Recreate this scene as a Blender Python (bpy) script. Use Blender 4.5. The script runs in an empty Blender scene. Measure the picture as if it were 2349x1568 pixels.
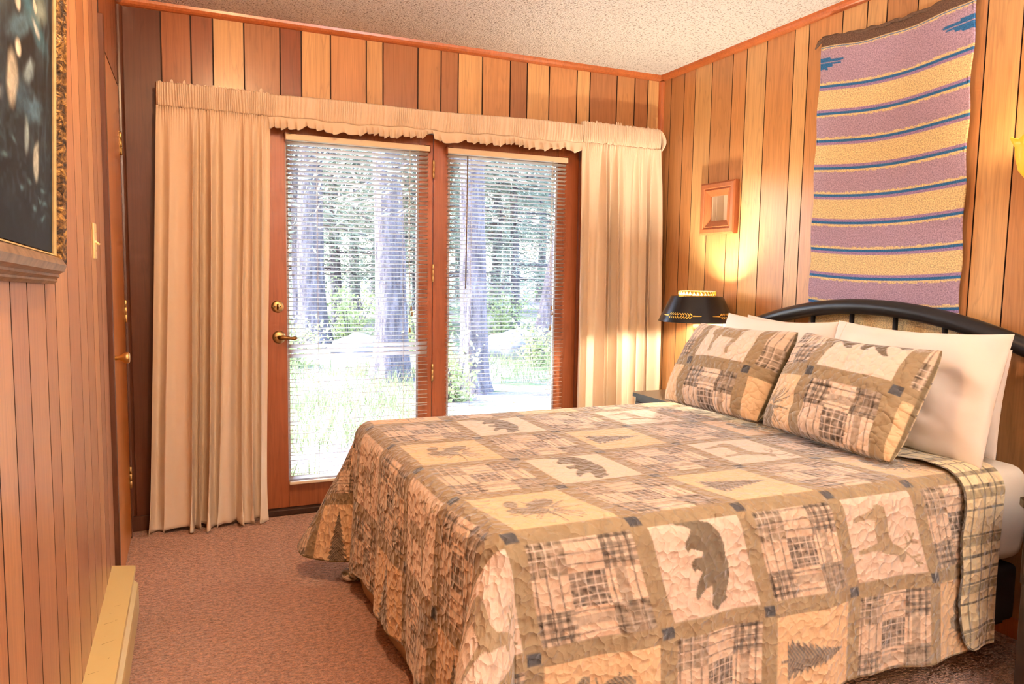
import bpy, bmesh, math, random
import numpy as np
from mathutils import Vector, Matrix
SC = bpy.context.scene
COL = SC.collection
PI = math.pi
rng = np.random.default_rng(7)
random.seed(7)

# ------------------------------------------------------------------ camera
YAW, PITCH, ROLL, CAM_H, FPX = 0.4114, 0.0905, 0.0166, 1.2991, 1703.8
cam_d = bpy.data.cameras.new('camera')
cam_d.sensor_width = 36.0
cam_d.lens = FPX * 36.0 / 2349.0
cam_d.clip_start = 0.02
cam_d.clip_end = 300
cam = bpy.data.objects.new('camera', cam_d)
COL.objects.link(cam)
fw = Vector((math.sin(YAW) * math.cos(PITCH), math.cos(YAW) * math.cos(PITCH), -math.sin(PITCH)))
rt0 = Vector((math.cos(YAW), -math.sin(YAW), 0))
up0 = rt0.cross(fw)
rt = rt0 * math.cos(ROLL) + up0 * math.sin(ROLL)
up = up0 * math.cos(ROLL) - rt0 * math.sin(ROLL)
cam.matrix_world = Matrix(((rt.x, up.x, -fw.x, 0), (rt.y, up.y, -fw.y, 0), (rt.z, up.z, -fw.z, CAM_H), (0, 0, 0, 1)))
SC.camera = cam

# ------------------------------------------------------------------ world, sun, exposure
world = bpy.data.worlds.new('world')
SC.world = world
world.use_nodes = True
wn = world.node_tree.nodes
wl = world.node_tree.links
wn.clear()
sky = wn.new('ShaderNodeTexSky')
sky.sky_type = 'NISHITA'
sky.sun_disc = False
sky.sun_elevation = math.radians(52)
sky.sun_rotation = math.radians(-62)
sky.air_density = 1.2
sky.dust_density = 2.0
bg = wn.new('ShaderNodeBackground')
bg.inputs['Strength'].default_value = 1.9
wo = wn.new('ShaderNodeOutputWorld')
cool = wn.new('ShaderNodeMix')
cool.data_type = 'RGBA'
cool.blend_type = 'MULTIPLY'
cool.inputs[0].default_value = 1.0
cool.inputs[7].default_value = (1.0, 0.98, 1.06, 1)
wl.new(sky.outputs[0], cool.inputs[6])
wl.new(cool.outputs[2], bg.inputs['Color'])
wl.new(bg.outputs[0], wo.inputs[0])
sun_d = bpy.data.lights.new('sun', 'SUN')
sun_d.energy = 12.0
sun_d.angle = math.radians(0.6)
sun_d.color = (1.0, 0.98, 0.96)
sun = bpy.data.objects.new('sun', sun_d)
COL.objects.link(sun)
sun.location = (-8, 14, 14)
sun.rotation_euler = (Vector((0.78, -0.42, -1.15))).to_track_quat('-Z', 'Y').to_euler()
vs = SC.view_settings
vs.view_transform = 'Standard'
vs.look = 'None'
vs.exposure = 1.2
vs.gamma = 1.0
vs.use_curve_mapping = False
SC.cycles.use_denoising = True
SC.cycles.max_bounces = 5
SC.cycles.diffuse_bounces = 3
SC.cycles.glossy_bounces = 2
SC.cycles.transmission_bounces = 4
SC.cycles.transparent_max_bounces = 10
SC.cycles.use_adaptive_sampling = True
SC.cycles.adaptive_threshold = 0.09
SC.cycles.adaptive_min_samples = 20
SC.cycles.use_light_tree = False
SC.cycles.sample_clamp_indirect = 8.0
SC.cycles.caustics_reflective = False
SC.cycles.caustics_refractive = False

# ------------------------------------------------------------------ room size (metres)
L, R, D, H, Y0 = -0.285, 2.769, 4.039, 2.550, -1.70

def srgb(r, g, b):
    f = lambda c: (c / 255 / 12.92) if c / 255 <= 0.04045 else ((c / 255 + 0.055) / 1.055) ** 2.4
    return (f(r), f(g), f(b), 1.0)
def lin(c):
    return np.array(srgb(*c)[:3])

# ------------------------------------------------------------------ materials
class NT:
    def __init__(s, name):
        s.m = bpy.data.materials.new(name)
        s.m.use_nodes = True
        s.n = s.m.node_tree.nodes
        s.l = s.m.node_tree.links
        s.p = s.n['Principled BSDF']
        s.out = s.n['Material Output']
    def add(s, t, **kw):
        n = s.n.new(t)
        for k, v in kw.items():
            setattr(n, k, v)
        return n
    def val(s, sock, v):
        if hasattr(v, 'is_output') or isinstance(v, bpy.types.NodeSocket):
            s.l.new(v, sock)
        else:
            sock.default_value = v
    def math(s, op, a, b=0.0, c=None):
        n = s.add('ShaderNodeMath', operation=op)
        s.val(n.inputs[0], a)
        s.val(n.inputs[1], b)
        if c is not None:
            s.val(n.inputs[2], c)
        return n.outputs[0]
    def coord(s, which='Object'):
        return s.add('ShaderNodeTexCoord').outputs[which]
    def mapping(s, vec, scale=(1, 1, 1), loc=(0, 0, 0)):
        n = s.add('ShaderNodeMapping')
        s.l.new(vec, n.inputs['Vector'])
        n.inputs['Scale'].default_value = scale
        s.val(n.inputs['Location'], loc)
        return n.outputs[0]
    def noise(s, vec, scale=5, detail=3, rough=0.5, dist=0.0):
        n = s.add('ShaderNodeTexNoise')
        if vec is not None:
            s.l.new(vec, n.inputs['Vector'])
        n.inputs['Scale'].default_value = scale
        n.inputs['Detail'].default_value = detail
        n.inputs['Roughness'].default_value = rough
        n.inputs['Distortion'].default_value = dist
        return n.outputs[0]
    def ramp(s, fac, stops, interp='LINEAR'):
        n = s.add('ShaderNodeValToRGB')
        s.l.new(fac, n.inputs[0])
        cr = n.color_ramp
        cr.interpolation = interp
        while len(cr.elements) < len(stops):
            cr.elements.new(0.5)
        for e, (p, c) in zip(cr.elements, stops):
            e.position = p
            e.color = c if len(c) == 4 else (*c, 1)
        return n.outputs[0]
    def mix(s, fac, a, b, blend='MIX'):
        n = s.add('ShaderNodeMix', data_type='RGBA', blend_type=blend)
        s.val(n.inputs[0], fac)
        s.val(n.inputs[6], a)
        s.val(n.inputs[7], b)
        return n.outputs[2]
    def bump(s, h, strength=0.3, dist=0.002):
        n = s.add('ShaderNodeBump')
        n.inputs['Strength'].default_value = strength
        n.inputs['Distance'].default_value = dist
        s.l.new(h, n.inputs['Height'])
        s.l.new(n.outputs[0], s.p.inputs['Normal'])
        return n
    def set(s, color=None, rough=None, metal=None, spec=None, **kw):
        if color is not None:
            s.val(s.p.inputs['Base Color'], color)
        if rough is not None:
            s.val(s.p.inputs['Roughness'], rough)
        if metal is not None:
            s.p.inputs['Metallic'].default_value = metal
        if spec is not None:
            s.p.inputs['Specular IOR Level'].default_value = spec
        for k, v in kw.items():
            s.p.inputs[k].default_value = v
        return s

def mat_wood(name, base=None, rough=0.33, scale=1.0, coat=0.25):
    t = NT(name)
    oi = t.add('ShaderNodeObjectInfo')
    v = t.coord('Object')
    off = t.add('ShaderNodeVectorMath', operation='ADD')
    comb = t.add('ShaderNodeCombineXYZ')
    for i, k in enumerate((17.0, 31.0, 53.0)):
        t.l.new(t.math('MULTIPLY', oi.outputs['Random'], k), comb.inputs[i])
    t.l.new(v, off.inputs[0])
    t.l.new(comb.outputs[0], off.inputs[1])
    vec = off.outputs[0]
    m1 = t.mapping(vec, (9 * scale, 9 * scale, 0.9 * scale))
    n1 = t.noise(m1, 1.0, 3, 0.55, 0.4)
    rings = t.math('FRACT', t.math('MULTIPLY', n1, 9.0))
    ringd = t.ramp(rings, [(0.0, (0.72, 0.72, 0.72)), (0.12, (1, 1, 1)), (0.8, (1, 1, 1)), (1.0, (0.78, 0.78, 0.78))])
    m2 = t.mapping(vec, (120 * scale, 120 * scale, 3 * scale))
    n2 = t.noise(m2, 1.0, 2, 0.6)
    fine = t.ramp(n2, [(0.3, (0.86, 0.84, 0.82)), (0.7, (1.07, 1.07, 1.07))])
    m3 = t.mapping(vec, (3, 3, 0.6))
    n3 = t.noise(m3, 1.0, 2)
    blot = t.ramp(n3, [(0.25, (0.86, 0.82, 0.78)), (0.75, (1.1, 1.1, 1.1))])
    c0 = oi.outputs['Color'] if base is None else base
    c = t.mix(0.6, c0, ringd, 'MULTIPLY')
    c = t.mix(1.0, c, fine, 'MULTIPLY')
    c = t.mix(1.0, c, blot, 'MULTIPLY')
    t.set(c, rough, spec=0.45)
    t.p.inputs['Coat Weight'].default_value = coat
    t.p.inputs['Coat Roughness'].default_value = 0.2
    return t.m

def mat_plain(name, col, rough=0.5, metal=0.0, spec=0.5, bump=0.0, bscale=60, var=0.0, coat=0.0):
    t = NT(name)
    v = t.coord('Object')
    n = t.noise(v, bscale, 3)
    c = col
    if var:
        c = t.mix(1.0, col, t.ramp(n, [(0.3, (1 - var,) * 3), (0.7, (1 + var,) * 3)]), 'MULTIPLY')
    t.set(c, rough, metal, spec)
    if coat:
        t.p.inputs['Coat Weight'].default_value = coat
        t.p.inputs['Coat Roughness'].default_value = 0.1
    if bump:
        t.bump(n, bump, 0.002)
    return t.m

M = {}
M['plank'] = mat_wood('plank_wood')
M['trim'] = mat_wood('trim_wood', srgb(188, 108, 60), 0.3)
M['darktrim'] = mat_wood('dark_trim_wood', srgb(90, 48, 28), 0.45)
M['doorwood'] = mat_wood('french_door_wood', srgb(172, 98, 60), 0.36, 1.0, 0.08)
M['closetwood'] = mat_wood('closet_door_wood', srgb(212, 132, 62), 0.3, 0.7, 0.3)
M['backing'] = mat_plain('groove_backing', srgb(62, 34, 20), 0.7)
M['framewood'] = mat_wood('mirror_frame_wood', srgb(176, 106, 66), 0.35, 2.0)
M['brass'] = mat_plain('aged_brass', srgb(208, 176, 120), 0.4, 1.0, bump=0.03, var=0.1)
M['brassdark'] = mat_plain('dark_brass', srgb(150, 116, 74), 0.4, 1.0, var=0.15)
M['dark'] = mat_plain('dark_hole', srgb(30, 22, 16), 0.8)
M['threshold'] = mat_plain('threshold_metal', srgb(70, 46, 34), 0.5, 0.3, var=0.2)
M['black'] = mat_plain('black_tube', srgb(30, 29, 32), 0.38, 0.2, 0.5, bump=0.02)
M['tole'] = mat_plain('black_tole', srgb(22, 22, 25), 0.26, 0.1, 0.6)
M['gold'] = mat_plain('gold_paint', srgb(222, 184, 84), 0.4, 0.6, var=0.15)
M['shadein'] = mat_plain('shade_lining', srgb(246, 236, 205), 0.6)
M['cream'] = mat_plain('cream_enamel', srgb(222, 200, 140), 0.35, bump=0.02, bscale=12)
M['ivory'] = mat_plain('ivory_plastic', srgb(232, 214, 160), 0.35)
M['slat'] = mat_plain('blind_slat', srgb(226, 220, 208), 0.42)
t = NT('blind_slat')
t.set(srgb(240, 238, 234), 0.45)
tr = t.add('ShaderNodeBsdfTranslucent')
tr.inputs['Color'].default_value = srgb(240, 238, 236)
ms = t.add('ShaderNodeMixShader')
ms.inputs[0].default_value = 0.55
t.l.new(t.p.outputs[0], ms.inputs[1])
t.l.new(tr.outputs[0], ms.inputs[2])
t.l.new(ms.outputs[0], t.out.inputs[0])
M['slat_vinyl'] = t.m
M['headrail'] = mat_plain('blind_rail', srgb(232, 214, 186), 0.4)
M['cord'] = mat_plain('blind_cord', srgb(206, 202, 194), 0.8)
M['wand'] = mat_plain('blind_wand', srgb(122, 108, 98), 0.25)
M['tassel'] = mat_plain('tassel_wood', srgb(160, 132, 92), 0.5)
M['sheet'] = mat_plain('white_sheet', srgb(236, 228, 214), 0.85, spec=0.15, bump=0.12, bscale=9)
M['pillow'] = mat_plain('white_pillowcase', srgb(240, 230, 220), 0.85, spec=0.15, bump=0.10, bscale=7)
M['boxcloth'] = mat_plain('dark_box_spring_cloth', srgb(46, 42, 44), 0.9, spec=0.1)
M['skirt'] = mat_plain('beige_bedskirt', srgb(214, 180, 150), 0.9, spec=0.1, bump=0.05, bscale=40)
M['nightstand'] = mat_plain('dark_painted_wood', srgb(48, 36, 30), 0.35, bump=0.03, var=0.25, bscale=14)
M['plaster'] = mat_plain('plain_plaster', srgb(206, 180, 150), 0.8)
M['siding'] = mat_plain('brown_siding', srgb(110, 82, 60), 0.8, var=0.1)

# curtain cloth: lets some daylight through
t = NT('curtain_cloth')
v = t.coord('UV')
wv = t.noise(t.mapping(v, (900, 900, 1)), 1.0, 1)
t.set(srgb(244, 224, 202), 0.9, spec=0.1)
t.bump(wv, 0.05, 0.001)
tr = t.add('ShaderNodeBsdfTranslucent')
tr.inputs['Color'].default_value = srgb(240, 222, 190)
ms = t.add('ShaderNodeMixShader')
ms.inputs[0].default_value = 0.16
t.l.new(t.p.outputs[0], ms.inputs[1])
t.l.new(tr.outputs[0], ms.inputs[2])
t.l.new(ms.outputs[0], t.out.inputs[0])
M['curtain'] = t.m

# popcorn ceiling
t = NT('popcorn_ceiling')
v = t.coord('Object')
n1 = t.noise(v, 95, 3, 0.6)
vo = t.add('ShaderNodeTexVoronoi')
t.l.new(v, vo.inputs['Vector'])
vo.inputs['Scale'].default_value = 115
hgt = t.math('ADD', t.math('MULTIPLY', n1, 1.4), t.math('MULTIPLY', vo.outputs['Distance'], -0.9))
shade_specks = t.ramp(t.noise(v, 105, 2, 0.6), [(0.34, srgb(166, 160, 154)), (0.45, srgb(240, 239, 237))])  # shade between the popcorn bumps painted as darker specks
t.set(shade_specks, 0.95, spec=0.1)
t.bump(hgt, 0.9, 0.008)
M['ceiling'] = t.m

# carpet
t = NT('carpet_pile')
v = t.coord('Object')
n1 = t.noise(v, 120, 3, 0.65)
n2 = t.noise(t.mapping(v, (1, 1.6, 1)), 46, 2, 0.6)
n3 = t.noise(v, 3.0, 3)
c = t.mix(n3, srgb(206, 154, 128), srgb(226, 176, 150))
c = t.mix(1.0, c, t.ramp(t.math('ADD', t.math('MULTIPLY', n1, 0.5), t.math('MULTIPLY', n2, 0.5)), [(0.36, (0.5, 0.47, 0.46)), (0.62, (1.25, 1.24, 1.22))]), 'MULTIPLY')
t.set(c, 0.95, spec=0.05)
t.p.inputs['Sheen Weight'].default_value = 0.3
t.bump(t.math('ADD', n1, t.math('MULTIPLY', n2, 1.6)), 1.0, 0.016)
M['carpet'] = t.m

# glass pane: clear with fresnel reflection
t = NT('window_glass')
fr = t.add('ShaderNodeFresnel')
fr.inputs[0].default_value = 1.45
tp = t.add('ShaderNodeBsdfTransparent')
tp.inputs[0].default_value = (0.95, 0.965, 0.97, 1)
gl = t.add('ShaderNodeBsdfGlossy')
gl.inputs['Roughness'].default_value = 0.01
ms = t.add('ShaderNodeMixShader')
t.l.new(t.math('MULTIPLY', fr.outputs[0], 0.6), ms.inputs[0])
t.l.new(tp.outputs[0], ms.inputs[1])
t.l.new(gl.outputs[0], ms.inputs[2])
t.l.new(ms.outputs[0], t.out.inputs[0])
M['glass'] = t.m

t = NT('mirror_glass')
t.set((0.9, 0.9, 0.9, 1), 0.02, 1.0)
M['mirror'] = t.m

def mat_attr(name, rough=0.9, kind='plain', spec=0.12):
    t = NT(name)
    a = t.add('ShaderNodeAttribute')
    a.attribute_name = 'tint'
    c = a.outputs['Color']
    uv = t.coord('UV')
    if kind == 'quilt':
        w = t.add('ShaderNodeVectorMath', operation='MULTIPLY_ADD')
        nz = t.add('ShaderNodeTexNoise')
        t.l.new(uv, nz.inputs['Vector'])
        nz.inputs['Scale'].default_value = 34
        nz.inputs['Detail'].default_value = 1.0
        t.l.new(nz.outputs['Color'], w.inputs[0])
        w.inputs[1].default_value = (0.032, 0.032, 0.0)
        t.l.new(uv, w.inputs[2])
        vo = t.add('ShaderNodeTexVoronoi', feature='SMOOTH_F1')
        t.l.new(w.outputs[0], vo.inputs['Vector'])
        vo.inputs['Scale'].default_value = 40
        vo.inputs['Smoothness'].default_value = 0.06
        dome = t.math('SUBTRACT', 1.0, t.math('POWER', vo.outputs['Distance'], 1.8))
        fine = t.noise(uv, 500, 2)
        h = t.math('ADD', dome, t.math('MULTIPLY', fine, 0.05))
        t.bump(h, 0.85, 0.012)
    elif kind == 'weave':
        sp = t.noise(uv, 190, 2, 0.75)
        ml = t.noise(t.mapping(uv, (1, 2.2, 1)), 130, 3, 0.7)
        c = t.mix(1.0, c, t.ramp(sp, [(0.34, (0.62, 0.60, 0.64)), (0.64, (1.26, 1.26, 1.22))]), 'MULTIPLY')
        c = t.mix(1.0, c, t.ramp(ml, [(0.3, (0.88, 0.86, 0.88)), (0.7, (1.1, 1.1, 1.08))]), 'MULTIPLY')
        wv = t.add('ShaderNodeTexWave', wave_type='BANDS', bands_direction='Y')
        t.l.new(uv, wv.inputs['Vector'])
        wv.inputs['Scale'].default_value = 100
        wv.inputs['Distortion'].default_value = 2.0
        t.bump(t.math('ADD', wv.outputs['Fac'], sp), 0.45, 0.003)
    elif kind == 'paint':
        nz = t.noise(uv, 160, 3, 0.6)
        c = t.mix(1.0, c, t.ramp(nz, [(0.3, (0.82, 0.84, 0.86)), (0.7, (1.12, 1.12, 1.12))]), 'MULTIPLY')
        t.bump(nz, 0.1, 0.001)
    t.set(c, rough, spec=spec)
    if kind == 'quilt':
        t.p.inputs['Sheen Weight'].default_value = 0.55
        t.p.inputs['Sheen Roughness'].default_value = 0.4
    return t.m
M['quilt'] = mat_attr('quilted_print', kind='quilt')
M['weave'] = mat_attr('woven_wool', kind='weave')
M['paint'] = mat_attr('oil_paint', 0.6, 'paint', 0.18)

# ornate frame
t = NT('gilded_frame')
v = t.coord('Object')
n = t.noise(v, 70, 4, 0.7, 0.8)
c = t.ramp(n, [(0.40, srgb(46, 30, 18)), (0.52, srgb(120, 84, 40)), (0.66, srgb(206, 160, 84))])
t.set(c, 0.42, 0.55)
t.bump(n, 0.9, 0.006)
M['gilt'] = t.m
M['giltlip'] = mat_plain('gold_lip', srgb(214, 188, 134), 0.4, 0.3, var=0.1, bscale=40)
M['silverrail'] = mat_plain('worn_bronze_frame', srgb(150, 124, 100), 0.35, 0.45, var=0.35, bscale=28)

# ------------------------------------------------------------------ mesh helpers
def link(o, parent=None):
    COL.objects.link(o)
    if parent is not None:
        o.parent = parent
    return o
def tag(o, label=None, cat=None, group=None, kind=None):
    if label:
        o['label'] = label
    if cat:
        o['category'] = cat
    if group:
        o['group'] = group
    if kind:
        o['kind'] = kind
    return o
def empty(name, loc=(0, 0, 0), rot=(0, 0, 0), **kw):
    o = bpy.data.objects.new(name, None)
    o.empty_display_size = 0.05
    o.location = loc
    o.rotation_euler = rot
    link(o)
    return tag(o, **kw)
def obj(name, me, mat, parent=None, loc=None, rot=None, smooth=False, **kw):
    o = bpy.data.objects.new(name, me)
    if mat is not None and not me.materials:
        me.materials.append(mat)
    if smooth:
        me.polygons.foreach_set('use_smooth', [True] * len(me.polygons))
    if loc is not None:
        o.location = loc
    if rot is not None:
        o.rotation_euler = rot
    link(o, parent)
    return tag(o, **kw)
def me_from_bm(name, bm):
    me = bpy.data.meshes.new(name)
    bm.normal_update()
    bm.to_mesh(me)
    bm.free()
    return me
def bm_box(bm, lo, hi, bev=0.0, seg=1):
    c = [(a + b) / 2 for a, b in zip(lo, hi)]
    d = [abs(b - a) for a, b in zip(lo, hi)]
    r = bmesh.ops.create_cube(bm, size=1.0, matrix=Matrix.Translation(c) @ Matrix.Diagonal((*d, 1)))
    if bev > 0:
        es = list({e for vv in r['verts'] for e in vv.link_edges})
        bmesh.ops.bevel(bm, geom=es, offset=bev, segments=seg, affect='EDGES', profile=0.5)
def box(name, lo, hi, mat, parent=None, bev=0.0, seg=1, origin=None, **kw):
    bm = bmesh.new()
    o = origin or (0, 0, 0)
    bm_box(bm, [a - b for a, b in zip(lo, o)], [a - b for a, b in zip(hi, o)], bev, seg)
    return obj(name, me_from_bm(name, bm), mat, parent, loc=o if origin else None, **kw)
def boxes(name, lst, mat, parent=None, bev=0.0, **kw):
    bm = bmesh.new()
    for lo, hi in lst:
        bm_box(bm, lo, hi, bev)
    return obj(name, me_from_bm(name, bm), mat, parent, **kw)
def bm_tube(bm, pts, rad, seg=8, cap=True):
    pts = [Vector(p) for p in pts]
    rads = rad if hasattr(rad, '__len__') else [rad] * len(pts)
    rings = []
    ref = None
    for i, p in enumerate(pts):
        if i == 0:
            tdir = pts[1] - pts[0]
        elif i == len(pts) - 1:
            tdir = pts[-1] - pts[-2]
        else:
            tdir = (pts[i + 1] - pts[i - 1])
        tdir.normalize()
        if ref is None:
            ref = Vector((0, 0, 1)) if abs(tdir.z) < 0.9 else Vector((1, 0, 0))
        a = tdir.cross(ref).normalized()
        b = tdir.cross(a).normalized()
        ref = -b if False else ref
        rings.append([bm.verts.new(p + (a * math.cos(2 * PI * k / seg) + b * math.sin(2 * PI * k / seg)) * rads[i]) for k in range(seg)])
    for i in range(len(rings) - 1):
        for k in range(seg):
            bm.faces.new((rings[i][k], rings[i][(k + 1) % seg], rings[i + 1][(k + 1) % seg], rings[i + 1][k]))
    if cap:
        bm.faces.new(rings[0][::-1])
        bm.faces.new(rings[-1])
def tube(name, pts, rad, mat, parent=None, seg=8, smooth=True, **kw):
    bm = bmesh.new()
    bm_tube(bm, pts, rad, seg)
    bmesh.ops.recalc_face_normals(bm, faces=bm.faces)
    return obj(name, me_from_bm(name, bm), mat, parent, smooth=smooth, **kw)
def bm_lathe(bm, prof, seg=32, mtx=None, closed=False):
    rings = []
    for r, z in prof:
        rings.append([bm.verts.new((r * math.cos(2 * PI * k / seg), r * math.sin(2 * PI * k / seg), z)) for k in range(seg)])
    n = len(rings)
    for i in range(n if closed else n - 1):
        j = (i + 1) % n
        for k in range(seg):
            bm.faces.new((rings[i][k], rings[i][(k + 1) % seg], rings[j][(k + 1) % seg], rings[j][k]))
    if not closed:
        if prof[0][0] > 1e-6:
            bm.faces.new(rings[0][::-1])
        if prof[-1][0] > 1e-6:
            bm.faces.new(rings[-1])
    bmesh.ops.remove_doubles(bm, verts=bm.verts, dist=1e-6)
    bmesh.ops.recalc_face_normals(bm, faces=bm.faces)
    if mtx is not None:
        bmesh.ops.transform(bm, matrix=mtx, verts=bm.verts)
def lathe(name, prof, mat, parent=None, seg=32, mtx=None, closed=False, smooth=True, **kw):
    bm = bmesh.new()
    bm_lathe(bm, prof, seg, mtx, closed)
    return obj(name, me_from_bm(name, bm), mat, parent, smooth=smooth, **kw)
def prism(name, prof, axis, a, b, mat, parent=None, smooth=False, **kw):
    """extrude a closed 2-D profile along an axis from a to b"""
    bm = bmesh.new()
    def P(p, w):
        return {'x': (w, p[0], p[1]), 'y': (p[0], w, p[1]), 'z': (p[0], p[1], w)}[axis]
    v0 = [bm.verts.new(P(p, a)) for p in prof]
    v1 = [bm.verts.new(P(p, b)) for p in prof]
    n = len(prof)
    for i in range(n):
        bm.faces.new((v0[i], v0[(i + 1) % n], v1[(i + 1) % n], v1[i]))
    bm.faces.new(v0[::-1])
    bm.faces.new(v1)
    bmesh.ops.recalc_face_normals(bm, faces=bm.faces)
    return obj(name, me_from_bm(name, bm), mat, parent, smooth=smooth, **kw)
def grid_mesh(name, P, uv=None, tint=None, closed_u=False, flip=False):
    """P: (nu, nv, 3) array -> quad mesh with uv and colour attribute"""
    nu, nv = P.shape[:2]
    idx = np.arange(nu * nv).reshape(nu, nv)
    if closed_u:
        idx = np.vstack([idx, idx[:1]])
    q = np.stack([idx[:-1, :-1], idx[1:, :-1], idx[1:, 1:], idx[:-1, 1:]], -1).reshape(-1, 4)
    if flip:
        q = q[:, ::-1]
    q = np.ascontiguousarray(q)
    me = bpy.data.meshes.new(name)
    me.vertices.add(nu * nv)
    me.vertices.foreach_set('co', P.reshape(-1).astype(np.float32))
    me.loops.add(q.size)
    me.loops.foreach_set('vertex_index', q.reshape(-1).astype(np.int32))
    me.polygons.add(len(q))
    me.polygons.foreach_set('loop_start', np.arange(0, q.size, 4, dtype=np.int32))
    me.polygons.foreach_set('use_smooth', np.ones(len(q), bool))
    me.update(calc_edges=True)
    if uv is not None:
        ul = me.uv_layers.new(name='UVMap')
        ul.data.foreach_set('uv', uv.reshape(-1, 2)[q.reshape(-1)].reshape(-1).astype(np.float32))
    if tint is not None:
        at = me.attributes.new('tint', 'FLOAT_COLOR', 'POINT')
        rgba = np.ones((nu * nv, 4), np.float32)
        rgba[:, :3] = tint.reshape(-1, 3)
        at.data.foreach_set('color', rgba.reshape(-1))
    return me
def vnoise(x, y, seed=0):
    """smooth value noise in 0..1 on arrays"""
    g = np.random.default_rng(seed).random((64, 64))
    xi = np.floor(x).astype(int)
    yi = np.floor(y).astype(int)
    fx = x - xi
    fy = y - yi
    fx = fx * fx * (3 - 2 * fx)
    fy = fy * fy * (3 - 2 * fy)
    a = g[xi % 64, yi % 64]
    b = g[(xi + 1) % 64, yi % 64]
    c = g[xi % 64, (yi + 1) % 64]
    d = g[(xi + 1) % 64, (yi + 1) % 64]
    return (a * (1 - fx) + b * fx) * (1 - fy) + (c * (1 - fx) + d * fx) * fy
def sstep(a, b, x):
    t = np.clip((x - a) / (b - a), 0, 1)
    return t * t * (3 - 2 * t)
def in_poly(px, py, poly):
    ins = np.zeros(px.shape, bool)
    n = len(poly)
    j = n - 1
    for i in range(n):
        xi, yi = poly[i]
        xj, yj = poly[j]
        if yi != yj:
            cnd = ((yi > py) != (yj > py)) & (px < (xj - xi) * (py - yi) / (yj - yi) + xi)
            ins ^= cnd
        j = i
    return ins

# ================================================================== ROOM SHELL
floor = box('floor', (L - 0.1, Y0 - 0.1, -0.12), (R + 0.1, D + 0.02, 0.0), M['carpet'], kind='structure')
tag(floor, 'rust-brown cut-pile carpet covering the bedroom floor')
ceiling = box('ceiling', (L - 0.1, Y0 - 0.1, H), (R + 0.1, D + 0.15, H + 0.12), M['ceiling'], kind='structure')
tag(ceiling, 'white popcorn-textured ceiling over the bedroom')

LIGHT, MID, DARK, RED = srgb(216, 170, 116), srgb(194, 140, 92), srgb(168, 114, 74), srgb(202, 144, 92)
PT = 0.007  # plank thickness
def plank(parent, lo, hi, tone):
    o = ((lo[0] + hi[0]) / 2, (lo[1] + hi[1]) / 2, lo[2])
    p = box('plank', lo, hi, M['plank'], parent, bev=0.0008, origin=o)
    p.data.materials.append(M['backing'])
    ax = 0 if hi[0] - lo[0] < 0.02 else 1
    for f in p.data.polygons:
        f.material_index = 0 if abs(f.normal[ax]) > 0.9 else 1
    k = 1 + random.uniform(-0.05, 0.05)
    p.color = (tone[0] * k, tone[1] * k, tone[2] * k, 1)
    return p

# ---- back wall with the french doors
DX0, DXM, DX1, DZ = 0.355, 1.268, 2.19, 2.065
wall_back = empty('wall_back', (0, 0, 0), kind='structure', label='wood plank wall around the glazed double doors')
boxes('backing', [((L - 0.1, D, 0), (DX0 - 0.05, D + 0.12, H)), ((DX1 + 0.05, D, 0), (R + 0.1, D + 0.12, H)),
                  ((DX0 - 0.05, D, DZ + 0.04), (DX1 + 0.05, D + 0.12, H))], M['backing'], wall_back)
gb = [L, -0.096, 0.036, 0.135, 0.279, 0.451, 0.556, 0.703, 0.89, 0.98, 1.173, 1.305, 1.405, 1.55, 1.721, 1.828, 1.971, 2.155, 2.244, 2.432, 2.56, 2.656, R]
tb = [srgb(96, 50, 30), srgb(158, 92, 48), srgb(140, 76, 42), LIGHT, DARK, srgb(140, 76, 42), LIGHT, MID, LIGHT, DARK, MID, DARK, LIGHT, MID, DARK, LIGHT, MID, LIGHT, DARK, MID, DARK, LIGHT]  # first board: dark stain with some of the curtain's shadow in its colour
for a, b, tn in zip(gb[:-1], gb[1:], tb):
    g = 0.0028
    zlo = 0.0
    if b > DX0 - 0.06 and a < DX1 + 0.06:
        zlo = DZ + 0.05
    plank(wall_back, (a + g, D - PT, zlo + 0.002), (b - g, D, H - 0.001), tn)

# ---- right wall
wall_right = empty('wall_right', (0, 0, 0), kind='structure', label='honey-brown wood plank wall behind the headboard')
box('backing', (R, Y0 - 0.1, 0), (R + 0.1, D + 0.12, H), M['backing'], wall_right)
gr = [D, 3.933, 3.80, 3.694, 3.541, 3.365, 3.254, 3.104, 2.912, 2.819, 2.62, 2.485, 2.383, 2.234, 2.08, 1.934, 1.80, 1.62, 1.47, 1.37, 1.2, 1.04, 0.94, 0.76, 0.6, 0.4, 0.2, 0.0, -0.2, -0.45, -0.65, -0.9, -1.1, -1.35, -1.5, Y0]
tr_ = [MID, MID, RED, LIGHT, MID, RED, LIGHT, RED, LIGHT, RED, LIGHT, LIGHT, MID, LIGHT, MID, LIGHT, MID]
rs = lambda t: (t[0], t[1] * 1.03, t[2] * 1.02, 1)
for i, (b, a) in enumerate(zip(gr[:-1], gr[1:])):
    plank(wall_right, (R - PT, a + 0.002, 0.002), (R, b - 0.002, H - 0.001), rs(tr_[i % len(tr_)]))

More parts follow.
